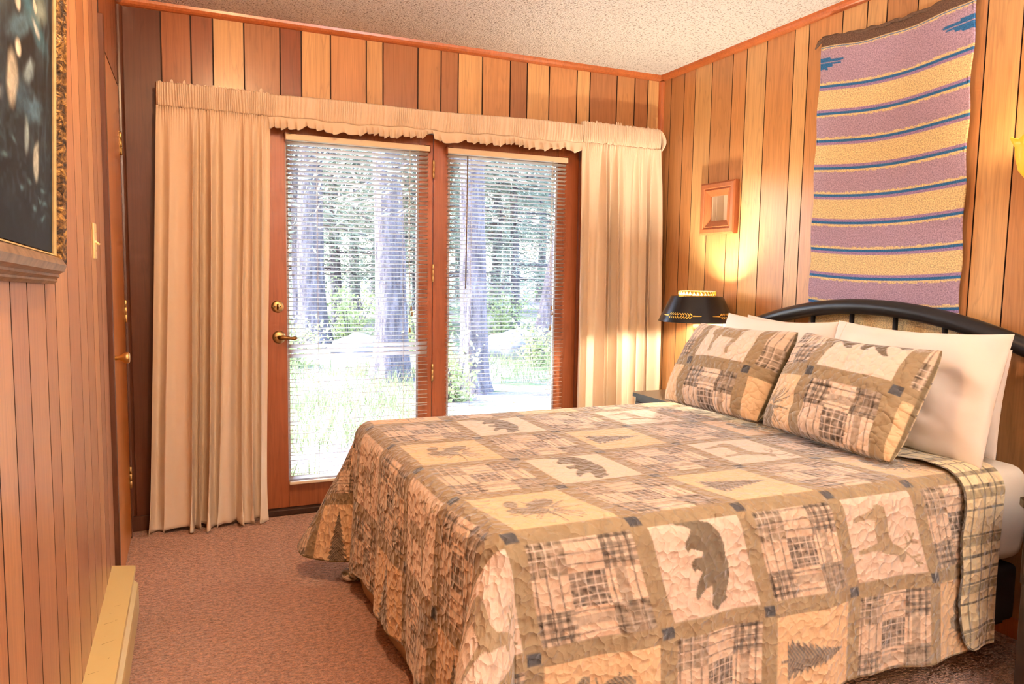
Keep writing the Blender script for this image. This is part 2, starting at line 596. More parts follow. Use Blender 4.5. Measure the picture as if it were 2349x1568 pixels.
# ---- left wall with the closet door opening
CY0, CY1, CZ = 3.165, 3.925, 2.125
wall_left = empty('wall_left', (0, 0, 0), kind='structure', label='narrow wood plank wall beside the closet door')
boxes('backing', [((L - 0.1, Y0 - 0.1, 0), (L, CY0, H)), ((L - 0.1, CY1, 0), (L, D + 0.12, H)), ((L - 0.1, CY0, CZ + 0.01), (L, CY1, H)), ((L - 0.14, CY0 - 0.05, 0), (L - 0.1, CY1 + 0.05, H))], M['backing'], wall_left)
gl_ = [Y0, -1.5, -1.3, -1.12, -0.95, -0.75, -0.55, -0.4, -0.2, 0.0, 0.2, 0.36, 0.55, 0.7, 0.88, 1.05, 1.17, 1.27, 1.37, 1.50, 1.645, 1.835, 1.97, 2.165, 2.37, 2.52, 2.69, 2.83, 2.95, 3.125]
LT = [srgb(190, 138, 102), srgb(178, 124, 90), srgb(200, 148, 106), srgb(182, 128, 90)]
for i, (a, b) in enumerate(zip(gl_[:-1], gl_[1:])):
    plank(wall_left, (L, a + 0.003, 0.002), (L + PT, b - 0.003, H - 0.001), LT[(i * 7) % 4])
for a, b in ((3.165, 3.36), (3.36, 3.48), (3.48, 3.68), (3.68, 3.80), (3.80, 3.925)):
    plank(wall_left, (L, a + 0.002, CZ + 0.012), (L + PT, b - 0.002, H - 0.001), srgb(168, 96, 48))
plank(wall_left, (L, CY1 + 0.012, 0.002), (L + PT, D - 0.01, H - 0.001), srgb(120, 62, 34))

# ---- near wall behind the camera
wall_near = box('wall_near', (L - 0.1, Y0 - 0.1, 0), (R + 0.1, Y0, H), M['plaster'], kind='structure', label='plain wall behind the viewer')

# ---- trims
def qr(sx, sy, r=0.03, n=5):
    return [(0, 0)] + [(sx * r * math.cos(a), sy * r * math.sin(a)) for a in np.linspace(0, PI / 2, n)]
prism('trim_1', [(D - PT + p[0], H + p[1]) for p in qr(-1, -1, 0.032)], 'x', L + PT, R - PT, M['trim'], kind='structure', label='reddish quarter-round moulding along the top of the door wall', smooth=False)
prism('trim_2', [(R - PT + p[0], H + p[1]) for p in qr(-1, -1, 0.032)], 'y', Y0, D - PT - 0.033, M['trim'], kind='structure', label='reddish quarter-round moulding above the headboard wall')
prism('trim_3', [(L + PT + p[0], H + p[1]) for p in qr(1, -1, 0.03)], 'y', Y0, D - PT - 0.033, M['trim'], kind='structure', label='quarter-round moulding along the top of the closet wall')
prism('trim_4', [(R - PT + p[0], D - PT + p[1]) for p in qr(-1, -1, 0.026)], 'z', 0.08, H - 0.033, M['trim'], kind='structure', label='upright reddish corner moulding beside the pale curtain')
prism('trim_5', [(L + PT + p[0], D - PT + p[1]) for p in qr(1, -1, 0.022)], 'z', 0.08, H - 0.033, M['darktrim'], kind='structure', label='upright dark corner moulding beside the closet hinges')
darktrim = M['darktrim']
boxes('baseboard_back', [((L + PT, D - PT - 0.012, 0), (DX0 - 0.06, D - PT, 0.075)), ((DX1 + 0.06, D - PT - 0.012, 0), (R - PT, D - PT, 0.075))], darktrim, kind='structure', label='low dark baseboard under the plank wall of the doors')
box('baseboard_right', (R - PT - 0.012, Y0, 0), (R - PT, D - PT - 0.013, 0.075), M['trim'], kind='structure', label='low brown baseboard behind the bed')
# closet door frame strip
box('trim_6', (L, 3.128, 0), (L + 0.024, 3.166, CZ + 0.085), darktrim, kind='structure', bev=0.002, label='dark upright casing strip on the knob side of the closet door')
box('trim_7', (L, CY1 - 0.002, 0), (L + 0.012, CY1 + 0.012, CZ + 0.012), darktrim, kind='structure', label='thin dark jamb strip behind the closet hinges')

# ================================================================== CLOSET DOOR
dr = empty('door_3', (L, CY0, 0), kind='structure', label='flat orange-brown closet door with brass knob and three hinges')
box('door_slab', (-0.03, 0.004, 0.012), (0.010, CY1 - CY0 - 0.005, CZ - 0.002), M['closetwood'], dr, bev=0.003)
def knob(parent, loc):
    k = lathe('knob', [(0.0, 0.062), (0.016, 0.0615), (0.0215, 0.057), (0.0225, 0.050), (0.019, 0.040), (0.012, 0.032), (0.009, 0.024), (0.009, 0.008), (0.0, 0.006)], M['brass'], parent, 24, Matrix.Rotation(PI / 2, 4, 'Y'), loc=loc)
    lathe('rosette', [(0.0, 0.009), (0.012, 0.0085), (0.024, 0.006), (0.031, 0.003), (0.032, 0.0), (0.0, 0.0)], M['brass'], k, 24, Matrix.Rotation(PI / 2, 4, 'Y'))
    return k
knob(dr, (0.010, 0.062, 0.952))
def hinge(parent, loc, h=0.09, leaf=True, mat='brass'):
    hg = lathe('hinge', [(0.0, -h / 2 - 0.004), (0.004, -h / 2 - 0.002), (0.0062, -h / 2), (0.0062, -h * 0.18), (0.0056, -h * 0.175), (0.0062, -h * 0.17), (0.0062, h * 0.17), (0.0056, h * 0.175), (0.0062, h * 0.18), (0.0062, h / 2), (0.004, h / 2 + 0.002), (0.0, h / 2 + 0.004)], M[mat], parent, 14, loc=loc)
    return hg
for z in (1.87, 1.098, 0.30):
    hg = hinge(dr, (0.014, CY1 - CY0 - 0.003, z), 0.1)
    box('hinge_leaf', (-0.004, -0.034, -0.05), (-0.0025, -0.006, 0.05), M['brassdark'], hg)

# ================================================================== FRENCH DOORS
DF = D + 0.004       # inner face of the doors
DBK = D + 0.048
casing = boxes('trim_8', [((DX0 - 0.05, D - 0.012, 0.0), (DX0 - 0.004, D + 0.12, DZ + 0.04)), ((DX1 + 0.004, D - 0.012, 0.0), (DX1 + 0.05, D + 0.12, DZ + 0.04)), ((DX0 - 0.05, D - 0.012, DZ + 0.004), (DX1 + 0.05, D + 0.12, DZ + 0.045)), ((DX0 - 0.05, D - 0.02, DZ + 0.026), (DX1 + 0.05, D - 0.012, DZ + 0.046))], M['doorwood'], kind='structure', label='reddish-brown wooden casing around the glazed double doors')
box('trim_9', (DX0 - 0.004, D - 0.03, 0.0), (DX1 + 0.004, D + 0.12, 0.032), M['threshold'], kind='structure', bev=0.004, label='dark metal threshold under the glazed doors')
def french(name, x0, x1, sl, sr, label):
    d = empty(name, (x0, D, 0), kind='structure', label=label)
    w = x1 - x0
    zb, zt = 0.034, DZ
    a, b = DF - D, DBK - D
    box('stile', (0.002, a, zb), (sl, b, zt), M['doorwood'], d, bev=0.002)
    box('stile', (w - sr, a, zb), (w - 0.002, b, zt), M['doorwood'], d, bev=0.002)
    box('bottom_rail', (sl + 0.0003, a + 0.001, zb), (w - sr - 0.0003, b, zb + 0.142), M['railwood'], d, bev=0.002)
    box('top_rail', (sl + 0.0003, a + 0.001, zt - 0.095), (w - sr - 0.0003, b, zt), M['railwood'], d, bev=0.002)
    g = 0.012
    boxes('glazing_bead', [((sl, a + 0.006, zb + 0.142), (sl + g, a + 0.02, zt - 0.095)), ((w - sr - g, a + 0.006, zb + 0.142), (w - sr, a + 0.02, zt - 0.095)), ((sl + g, a + 0.006, zb + 0.142), (w - sr - g, a + 0.02, zb + 0.142 + g)), ((sl + g, a + 0.006, zt - 0.095 - g), (w - sr - g, a + 0.02, zt - 0.095))], M['whitebead'], d)
    box('glass_pane', (sl + 0.002, a + 0.022, zb + 0.144), (w - sr - 0.002, a + 0.026, zt - 0.097), M['glass'], d)
    return d
M['railwood'] = mat_wood('french_rail_wood', srgb(164, 96, 60), 0.4, 1.0, 0.05)
M['whitebead'] = mat_plain('grey_glazing_bead', srgb(190, 186, 188), 0.5)
d1 = french('door_1', DX0, DXM, 0.118, 0.082, 'left glazed wooden door with brass lever and deadbolt')
d2 = french('door_2', DXM, DX1, 0.088, 0.142, 'right glazed wooden door beside the pale curtain')
ROTY = Matrix.Rotation(PI / 2, 4, 'X')
# deadbolt
db = lathe('deadbolt', [(0.0, 0.012), (0.016, 0.0115), (0.026, 0.009), (0.031, 0.004), (0.032, 0.0), (0.0, 0.0)], M['brass'], d1, 32, ROTY, loc=(0.0705, DF - D, 1.112))
bm = bmesh.new()
bmesh.ops.create_uvsphere(bm, u_segments=16, v_segments=10, radius=1.0, matrix=Matrix.Translation((0, -0.021, 0)) @ Matrix.Diagonal((0.0062, 0.011, 0.018, 1)))
obj('thumb_turn', me_from_bm('thumb_turn', bm), M['brassdark'], db, smooth=True)
for sx in (-1, 1):
    lathe('screw_hole', [(0.0, 0.0128), (0.003, 0.0126), (0.0032, 0.010), (0.0, 0.009)], M['dark'], db, 10, Matrix.Translation((sx * 0.0145, 0.0, 0)) @ ROTY)
# lever handle
lv = lathe('lever_rosette', [(0.0, 0.014), (0.014, 0.0135), (0.026, 0.010), (0.033, 0.004), (0.034, 0.0), (0.0, 0.0)], M['brass'], d1, 32, ROTY, loc=(0.0765, DF - D, 0.952))
bm = bmesh.new()
bm_tube(bm, [(0.0, -0.010, 0), (0.0, -0.040, 0), (0.012, -0.050, 0.002), (0.032, -0.052, 0.0), (0.055, -0.052, -0.003), (0.062, -0.052, -0.004), (0.072, -0.052, -0.003), (0.08, -0.051, -0.002), (0.087, -0.050, -0.002)], [0.011, 0.011, 0.0125, 0.0105, 0.0075, 0.0085, 0.0115, 0.009, 0.004], 12)
bmesh.ops.recalc_face_normals(bm, faces=bm.faces)
obj('lever', me_from_bm('lever', bm), M['brassdark'], lv, smooth=True)
lathe('screw_hole', [(0.0, 0.0135), (0.003, 0.0132), (0.0032, 0.010), (0.0, 0.009)], M['dark'], lv, 10, Matrix.Translation((-0.018, 0, 0.0)) @ ROTY)
for z in (1.875, 1.30, 0.735):
    hg = hinge(d1, (DXM - DX0 - 0.001, -0.006, z), 0.095)
# ================================================================== BLINDS
def blind(name, x0, x1, ztop, zbot, yc, special, label, wand_x=None, cord_x=None, ladders=(0.2, 0.8), lean=0.0):
    bl = empty(name, (x0, yc, zbot), label=label, cat='window blind', group='white venetian blinds hung on the glazed doors')
    w = x1 - x0
    hz = ztop - zbot
    box('headrail', (0.0, -0.018, hz - 0.03), (w, 0.014, hz), M['headrail'], bl, bev=0.002)
    for sx in (0, 1):
        xx = -0.004 if sx == 0 else w + 0.001
        boxes('bracket', [((xx, -0.022, hz - 0.034), (xx + 0.003, 0.016, hz + 0.006)), ((xx - (0 if sx == 0 else 0.03), -0.022, hz + 0.003), (xx + (0.033 if sx == 0 else 0.003), 0.016, hz + 0.006))], M['doorwood'], bl)
    # one slat mesh, arched across its width
    sw = 0.0125
    us = np.linspace(-1, 1, 5)
    P = np.zeros((2, 5, 3))
    for i, x in enumerate((0.004, w - 0.006)):
        P[i, :, 0] = x
        P[i, :, 1] = us * sw
        P[i, :, 2] = 0.0022 * (1 - us ** 2)
    sm = grid_mesh('slat', P)
    bm = bmesh.new()
    bm.from_mesh(sm)
    r = bmesh.ops.extrude_face_region(bm, geom=bm.faces[:])
    bmesh.ops.translate(bm, verts=[e for e in r['geom'] if isinstance(e, bmesh.types.BMVert)], vec=(0, 0, -0.0005))
    bmesh.ops.recalc_face_normals(bm, faces=bm.faces)
    bm.to_mesh(sm)
    bm.free()
    pitch = 0.0232
    n = int((hz - 0.03 - 0.036) / pitch)
    for k in range(n):
        z = hz - 0.045 - k * pitch
        tilt, dz, rl = special(k, n)
        s = obj('slat', sm, M['slat_vinyl'], bl, loc=(0, 0, z + dz), rot=(math.radians(-tilt), rl, 0), smooth=True)
    box('bottom_rail', (0.003, -0.011, 0.0), (w - 0.003, 0.011, 0.016), M['headrail'], bl, bev=0.004, seg=2)
    for f in ladders:
        bm = bmesh.new()
        for yy in (-0.0135, 0.0135):
            bm_tube(bm, [(f * w, yy, 0.012), (f * w, yy, hz - 0.03)], 0.0009, 5)
        obj('ladder_cord', me_from_bm('ladder_cord', bm), M['cord'], bl)
    if wand_x is not None:
        tube('tilt_wand', [(wand_x - x0, -0.026, hz - 0.04), (wand_x - x0 - 0.005, -0.027, hz - 0.78)], 0.004, M['wand'], bl, 6)
    if cord_x is not None:
        cx = cord_x - x0
        cl = hz - 0.03
        c = tube('lift_cord', [(cx, -0.022, cl), (cx - 0.004, -0.024, cl - 0.3), (cx - 0.002, -0.024, cl - 0.62), (cx + 0.012, -0.025, cl - 0.86)], 0.0012, M['cord'], bl, 5)
        tube('lift_cord', [(cx + 0.004, -0.022, cl), (cx + 0.002, -0.024, cl - 0.4), (cx + 0.004, -0.024, cl - 0.98)], 0.0012, M['cord'], bl, 5)
        for q, (dx, dz) in enumerate(((0.012, 0.86), (0.004, 0.98), (0.016, 0.89))):
            lathe('tassel', [(0.0, 0.012), (0.0035, 0.010), (0.0055, -0.008), (0.0065, -0.014), (0.0, -0.016)], M['tassel'], bl, 10, loc=(cx + dx, -0.025, cl - dz))
    return bl
def spL(k, n):
    zf = k / n
    tilt = 34 - 18 * min(1, k / 9) if k < 9 else 12.0
    if k == 3:
        tilt = 20
    dz = 0.0
    rl = 0.0
    c = 45
    if c <= k <= c + 2:
        tilt = 58
        dz = -0.003 * (k - c)
    elif k > c + 2:
        tilt = 9 + 3 * math.sin(k * 2.1)
        rl = -0.006 * math.sin((k - c) * 0.9)
        dz = -0.008 + 0.002 * math.sin(k * 3.7)
        if k in (50, 52, 59, 61):
            rl += 0.014 * (1 if k % 2 else -1)
    if k == n - 1:
        tilt, rl = 65, 0.0
    return tilt, dz - 0.37 * rl * -1, rl
def spR(k, n):
    tilt = 30 - 17 * min(1, k / 7) if k < 7 else 12.0
    rl, dz = 0.0, 0.0
    if k in (7, 8):
        rl = 0.01 * (k - 7)
    return tilt + 1.2 * math.sin(k * 1.7), dz, rl
blind('venetian_blind', 0.470, 1.236, 1.995, 0.165, D - 0.022, spL, 'left venetian blind with three bunched slats partway down', cord_x=1.118, ladders=(0.205, 0.81))
blind('venetian_blind', 1.338, 2.092, 1.995, 0.165, D - 0.022, spR, 'right venetian blind with a dark tilt wand', wand_x=1.452, cord_x=1.985, ladders=(0.19, 0.875))

# ================================================================== CURTAINS
def curtain(name, xa, xb, ba, bb, ztop, zhead, nf, seed, label, ycl, side_puff=0):
    """gathered heading then long folds down to the carpet"""
    cu = empty(name, ((xa + xb) / 2, ycl, 0), label=label, cat='curtain', group='cream curtain panels')
    r = np.random.default_rng(seed)
    nu, nv = 420, 150
    u = np.linspace(0, 1, nu)[:, None]
    zz = np.concatenate([np.linspace(zhead, zhead - 0.2, 40), np.linspace(zhead - 0.2, 0.012, nv - 40)[1:]])
    nv = len(zz)
    z = zz[None, :]
    hgt = np.clip((zhead - z) / zhead, 0, 1)
    warp = u + 0.045 * np.sin(2 * PI * (2.3 * u + r.random())) + 0.012 * np.sin(2 * PI * (5.1 * u + r.random()))
    drift = 0.02 * np.sin(2 * PI * (u * 1.7 + 0.4 * hgt + r.random()))
    ph = 2 * PI * nf * (warp + drift * hgt)
    fold = np.sin(ph) + 0.16 * np.sin(2 * ph + 1.1) + 0.55 * np.sin(0.43 * ph + 2)
    gat = np.sin(2 * PI * 46 * u + 3 * np.sin(9 * u))
    near = np.exp(-(zhead - z) / 0.05)
    amp = 0.004 + 0.020 * (1 - np.exp(-(zhead - z) / 0.22)) + 0.008 * hgt
    y = -(amp * fold * (1 + 0.25 * np.sin(3 * u * PI + seed))) + 0.0045 * gat * near - 0.012 * np.exp(-(zhead - z) / 0.06)
    fl = np.exp(-z / 0.10)
    y = y - 0.035 * fl * (0.4 + 0.6 * np.sin(ph * 0.5 + 1.0)) - 0.02 * fl
    x = (xa + (xb - xa) * u) * (1 - hgt) + (ba + (bb - ba) * u) * hgt + 0.010 * np.cos(ph) * (1 - np.exp(-(zhead - z) / 0.3))
    x = x + 0.012 * fl * np.sin(ph * 1.3)
    zb = z + fl * (0.012 * np.sin(ph * 0.5 + 2.2))
    zb = np.maximum(zb, 0.006)
    P = np.stack(np.broadcast_arrays(x - (xa + xb) / 2, y, zb), -1)
    uv = np.stack(np.broadcast_arrays(u * (xb - xa) * 1.6, z), -1)
    c = obj('panel', grid_mesh('panel', P, uv), M['curtain'], cu)
    m = c.modifiers.new('thick', 'SOLIDIFY')
    m.thickness = 0.0016
    # gathered rod pocket
    nu, nv = 520, 26
    u = np.linspace(0, 1, nu)[:, None]
    vv = np.linspace(0, 1, nv)[None, :]
    z = ztop + (zhead - ztop) * vv
    prof = np.sin(PI * vv) ** 0.5
    g1 = np.sin(2 * PI * (52 * u + 0.6 * np.sin(13 * u + 0.8 * vv) + 0.4 * np.sin(29 * u)))
    y = -0.012 - 0.010 * prof + 0.0042 * g1 * (0.5 + 0.5 * prof) - 0.003 * np.sin(2 * PI * 9 * u + 2)
    x = xa + (xb - xa) * u + 0 * vv
    e = np.minimum(u, 1 - u) * (xb - xa)
    y = y + 0.03 * (1 - np.clip(e / 0.012, 0, 1)) ** 2
    P = np.stack(np.broadcast_arrays(x - (xa + xb) / 2, y, z + 0.0015 * np.sin(70 * u)), -1)
    uv = np.stack(np.broadcast_arrays(u * (xb - xa) * 2, z), -1)
    hd = obj('rod_pocket', grid_mesh('rod_pocket', P, uv), M['curtain'], cu)
    m = hd.modifiers.new('thick', 'SOLIDIFY')
    m.thickness = 0.0016
    # little loops of the header frill above the rod
    k = 0
    xx = xa + 0.012
    while xx < xb - 0.02:
        wl_ = r.uniform(0.012, 0.022)
        hh = r.uniform(0.010, 0.026) * (0.6 if r.random() < 0.4 else 1)
        a = np.linspace(0, PI, 11)[:, None]
        q_ = np.linspace(0.02, 1, 6)[None, :]
        P = np.stack(np.broadcast_arrays(xx - (xa + xb) / 2 + wl_ / 2 + wl_ / 2 * q_ * np.cos(a), -0.008 - 0.007 * (1 - q_ ** 2) + r.uniform(-0.004, 0.004) + 0.01 * (q_ - 0.5) * np.cos(a), ztop - 0.006 + hh * q_ * np.sin(a)), -1)
        fo = obj('frill', grid_mesh('frill', P, np.zeros((11, 6, 2))), M['curtain'], cu)
        xx += wl_ + r.uniform(0.0, 0.02)
        k += 1
    if side_puff:
        a = np.linspace(0, 2 * PI, 17)[:-1, None]
        s = np.linspace(0, 1, 8)[None, :]
        rr = 0.004 + 0.030 * np.sin(PI * s * 0.9 + 0.2)
        P = np.stack(np.broadcast_arrays((xb - (xa + xb) / 2) + 0.022 * np.sin(PI * s) + rr * np.cos(a) * 0.35, -0.010 + rr * np.sin(a) * 0.7, ztop - 0.01 - s * 0.13 + 0 * a), -1)
        obj('end_puff', grid_mesh('end_puff', P, np.zeros((16, 8, 2)), closed_u=True), M['curtain'], cu)
    return cu
YC = D - 0.085
curtain('curtain', -0.121, 0.392, -0.186, 0.352, 2.172, 2.062, 8.5, 3, 'wide cream curtain hanging left of the glazed doors', YC)
curtain('curtain', 2.150, 2.705, 2.165, 2.735, 2.205, 2.085, 9.0, 11, 'cream curtain hanging in the corner beside the lamp', YC, 1)

# valance across the doors
va = empty('valance', ((0.385 + 2.15) / 2, YC, 2.01), label='gathered cream valance with a ruffled hem above the doors', cat='valance')
nu, nv = 1500, 18
u = np.linspace(0, 1, nu)[:, None]
vv = np.linspace(0, 1, nv)[None, :]
vx0, vx1 = 0.385, 2.155
xm = (vx0 + vx1) / 2
zt = 2.166 + 0.018 * u + 0.004 * np.sin(2 * PI * 1.5 * u)
zb = 2.058 + 0.022 * u + 0.004 * np.sin(2 * PI * 3.2 * u) + 0.003 * np.sin(2 * PI * 11 * u)
z = zt + (zb - zt) * vv
prof = np.sin(PI * vv) ** 0.5
gather = np.sin(2 * PI * (118 * u + 1.1 * np.sin(31 * u) + 0.5 * np.sin(83 * u) + 0.35 * vv))
y = -0.013 - 0.009 * prof + 0.0036 * gather * (0.45 + 0.55 * prof) - 0.003 * np.sin(2 * PI * 21 * u)
P = np.stack(np.broadcast_arrays(vx0 + (vx1 - vx0) * u - xm, y, z - 2.01), -1)
uv = np.stack(np.broadcast_arrays(u * 3, z), -1)
o = obj('rod_pocket', grid_mesh('rod_pocket', P, uv), M['curtain'], va)
o.modifiers.new('thick', 'SOLIDIFY').thickness = 0.0016
# ruffle: wavy strip with a lettuce hem
nv = 14
vv = np.linspace(0, 1, nv)[None, :]
ph = 2 * PI * (44 * u + 0.8 * np.sin(17 * u) + 0.3 * np.sin(41 * u))
irr = 0.95 + 0.3 * np.sin(23 * u + 1) * np.sin(9 * u)
drop = (0.050 + 0.006 * np.sin(ph * 0.5 + 1) + 0.006 * np.sin(2 * PI * 6.3 * u))
lift = 0.030 * np.exp(-((u - 0.475) / 0.017) ** 2) - 0.010 * np.exp(-((u - 0.50) / 0.004) ** 2)
drop = np.maximum(drop - lift, 0.012)
z = zb - drop * vv + 0.0055 * vv * np.cos(ph + 0.5) * irr
y = -0.012 - 0.004 * vv - 0.014 * (vv ** 1.2) * np.sin(ph) * irr
x = vx0 + (vx1 - vx0) * u + 0.007 * vv * np.cos(ph + 0.6) * irr
P = np.stack(np.broadcast_arrays(x - xm, y, z - 2.01), -1)
uv = np.stack(np.broadcast_arrays(u * 4, z), -1)
o = obj('ruffle', grid_mesh('ruffle', P, uv), M['curtain'], va)
o.modifiers.new('thick', 'SOLIDIFY').thickness = 0.0018
hp = P[::2, -1, :]
tube('backlit_hem', [tuple(p) for p in hp], 0.0013, M['pillow'], va, 5)  # white hem line painted in for daylight glowing through the cloth edge
# flat rod with wall returns carries all three cloths
rod = empty('curtain_rod', (1.27, D, 2.12), label='flat white curtain rod inside the valance pockets', cat='curtain rod')
box('bar', (-1.385, YC - D - 0.006, -0.03), (1.43, YC - D + 0.002, 0.03), M['slat'], rod, bev=0.002)
for x in (-1.385, 1.43):
    box('wall_return', (x - 0.002, YC - D + 0.002, -0.03), (x + 0.002, -PT, 0.03), M['slat'], rod)


# ================================================================== BED
BX0, BX1, BY0, BY1, BZ = 0.62, 2.665, 1.545, 3.07, 0.683
bed = empty('bed', (2.696, 2.33, 0), label='black metal bed frame with an arched spindle headboard', cat='bed')
ya = np.linspace(-0.82, 0.82, 33)
arch = [(0.0, y, 1.185 - 0.25 * y * y) for y in ya]
tube('arch_rail', arch, 0.034, M['black'], bed, 14)
for y in (-0.82, 0.82):
    tube('post', [(0, y, 0.0), (0, y, 1.185 - 0.25 * 0.82 ** 2 + 0.012)], 0.026, M['black'], bed, 12)
tube('cross_rail', [(0, -0.8, 0.5), (0, 0.8, 0.5)], 0.013, M['black'], bed, 10)
for k in range(-3, 4):
    y = -0.137 + 0.2225 * k
    if abs(y) < 0.8:
        tube('spindle', [(0, y, 0.5), (0, y, 1.185 - 0.25 * y * y - 0.02)], 0.0105, M['black'], bed, 10)
for y in (-0.66, 0.62):
    box('side_rail', (-1.98, y - 0.015, 0.075), (-0.02, y + 0.015, 0.115), M['black'], bed)
for x, y in ((-1.85, -0.66), (-1.85, 0.62), (-0.9, 0.0), (-0.3, -0.66), (-0.3, 0.62)):
    tube('leg', [(x, y, 0.0), (x, y, 0.078)], 0.02, M['black'], bed, 10)
boxes('cross_slat', [((-1.87, -0.64, 0.08), (-1.83, 0.60, 0.11)), ((-0.92, -0.64, 0.08), (-0.88, 0.60, 0.11)), ((-0.32, -0.64, 0.08), (-0.28, 0.60, 0.11))], M['black'], bed)

def rounded_slab(name, lo, hi, rad, mat, wr=0.0, seed=1, n=48, **kw):
    bm = bmesh.new()
    bm_box(bm, lo, hi, rad, 4)
    bmesh.ops.triangulate(bm, faces=[f for f in bm.faces if len(f.verts) > 4])
    bmesh.ops.subdivide_edges(bm, edges=[e for e in bm.edges if e.calc_length() > 0.2], cuts=24, use_grid_fill=True)
    if wr:
        for v in bm.verts:
            a = math.sin(v.co.x * 13 + v.co.z * 22 + 2 * math.sin(v.co.y * 7)) * math.sin(v.co.x * 5 + v.co.y * 3)
            v.co += v.normal * wr * a
    return obj(name, me_from_bm(name, bm), mat, smooth=True, **kw)
mattress = rounded_slab('mattress', (BX0 + 0.04, BY0 + 0.035, 0.332), (BX1, BY1 - 0.035, BZ - 0.012), 0.055, M['sheet'], 0.006, label='thick mattress in a white fitted sheet under the quilt', cat='mattress')
box_spring = rounded_slab('box_spring', (BX0 + 0.05, BY0 + 0.05, 0.118), (BX1 - 0.02, BY1 - 0.05, 0.32), 0.02, M['boxcloth'], label='dark fabric box spring between mattress and bed frame', cat='box spring')
# bed skirt on the foot and long sides
def skirt():
    bm = bmesh.new()
    pts = []
    x0, x1, ya_, yb = BX0 + 0.012, 1.55, BY0 + 0.02, BY1 - 0.02
    n = 220
    path = [(x1, ya_)] + [(x0 + 0.03, ya_), (x0, ya_ + 0.03), (x0, yb - 0.03), (x0 + 0.03, yb), (x1, yb)]
    out = []
    for (a, b) in zip(path[:-1], path[1:]):
        d = math.hypot(b[0] - a[0], b[1] - a[1])
        k = max(2, int(d / 0.02))
        for i in range(k):
            f = i / k
            nx, ny = (a[1] - b[1]) / d, (b[0] - a[0]) / d
            out.append((a[0] + (b[0] - a[0]) * f, a[1] + (b[1] - a[1]) * f, nx, ny))
    rows = []
    for z in (0.322, 0.25, 0.16, 0.08, 0.012):
        w = (0.322 - z) / 0.31
        rows.append([bm.verts.new((p[0] + p[2] * -0.006 * w * math.sin(i * 0.33), p[1] + p[3] * -0.006 * w * math.sin(i * 0.33), z)) for i, p in enumerate(out)])
    for r0, r1 in zip(rows[:-1], rows[1:]):
        for i in range(len(out) - 1):
            bm.faces.new((r0[i], r0[i + 1], r1[i + 1], r1[i]))
    return me_from_bm('bed_skirt', bm)
sk = obj('bed_skirt', skirt(), M['skirt'], smooth=True, label='plain beige bed skirt hanging to the carpet at the foot', cat='bed skirt')
sk.modifiers.new('thick', 'SOLIDIFY').thickness = 0.003

# ------------------------------------------------------------------ quilt print
BEAR = [(-.479, -.175), (-.489, -.14), (-.471, -.034), (-.45, .088), (-.415, .189), (-.31, .255), (-.195, .279), (-.088, .266), (-.011, .284), (.096, .267), (.198, .228), (.276, .178), (.319, .188), (.352, .151), (.37, .095), (.419, .047), (.402, .02), (.354, 0), (.287, .031), (.177, .05), (.187, -.01), (.242, -.082), (.286, -.122), (.235, -.135), (.168, -.104), (.086, -.055), (.032, -.006), (-.005, -.052), (.018, -.083), (-.032, -.095), (-.076, -.087), (-.105, -.049), (-.109, .024), (-.157, .047), (-.18, -.01), (-.204, -.058), (-.168, -.095), (-.219, -.112), (-.271, -.095), (-.333, -.039), (-.383, -.015), (-.414, -.063), (-.427, -.127)]
ELK = [(-.40, .02), (-.36, .10), (-.20, .12), (0, .10), (.10, .14), (.16, .24), (.20, .30), (.28, .31), (.37, .24), (.34, .20), (.27, .20), (.24, .10), (.22, .0), (.17, -.06), (.16, -.2), (.18, -.38), (.12, -.38), (.09, -.2), (.06, -.09), (-.14, -.09), (-.2, -.06), (-.24, -.16), (-.21, -.38), (-.27, -.38), (-.31, -.2), (-.35, -.08), (-.40, -.05)]
ANT = [((.20, .30), (.12, .40)), ((.12, .40), (.02, .47)), ((.12, .40), (.13, .49)), ((.08, .43), (.0, .40)), ((.24, .31), (.33, .40)), ((.33, .40), (.43, .44)), ((.31, .39), (.29, .49)), ((.38, .42), (.40, .50)), ((.15, .36), (.05, .35))]
C_CREAM, C_TAN = lin((234, 214, 196)), lin((228, 196, 156))
C_SASH, C_STONE = lin((154, 134, 104)), lin((78, 76, 76))
C_BEAR, C_ELK, C_TREE, C_CONE = lin((98, 84, 60)), lin((160, 140, 108)), lin((86, 82, 80)), lin((108, 100, 88))
C_PLB, C_PLD, C_PLM = lin((232, 208, 184)), lin((58, 48, 36)), lin((104, 90, 68))
def seg_mask(x, y, a, b, w):
    ax, ay = a
    dx, dy = b[0] - ax, b[1] - ay
    tt = np.clip(((x - ax) * dx + (y - ay) * dy) / (dx * dx + dy * dy), 0, 1)
    return np.hypot(x - ax - tt * dx, y - ay - tt * dy) < w
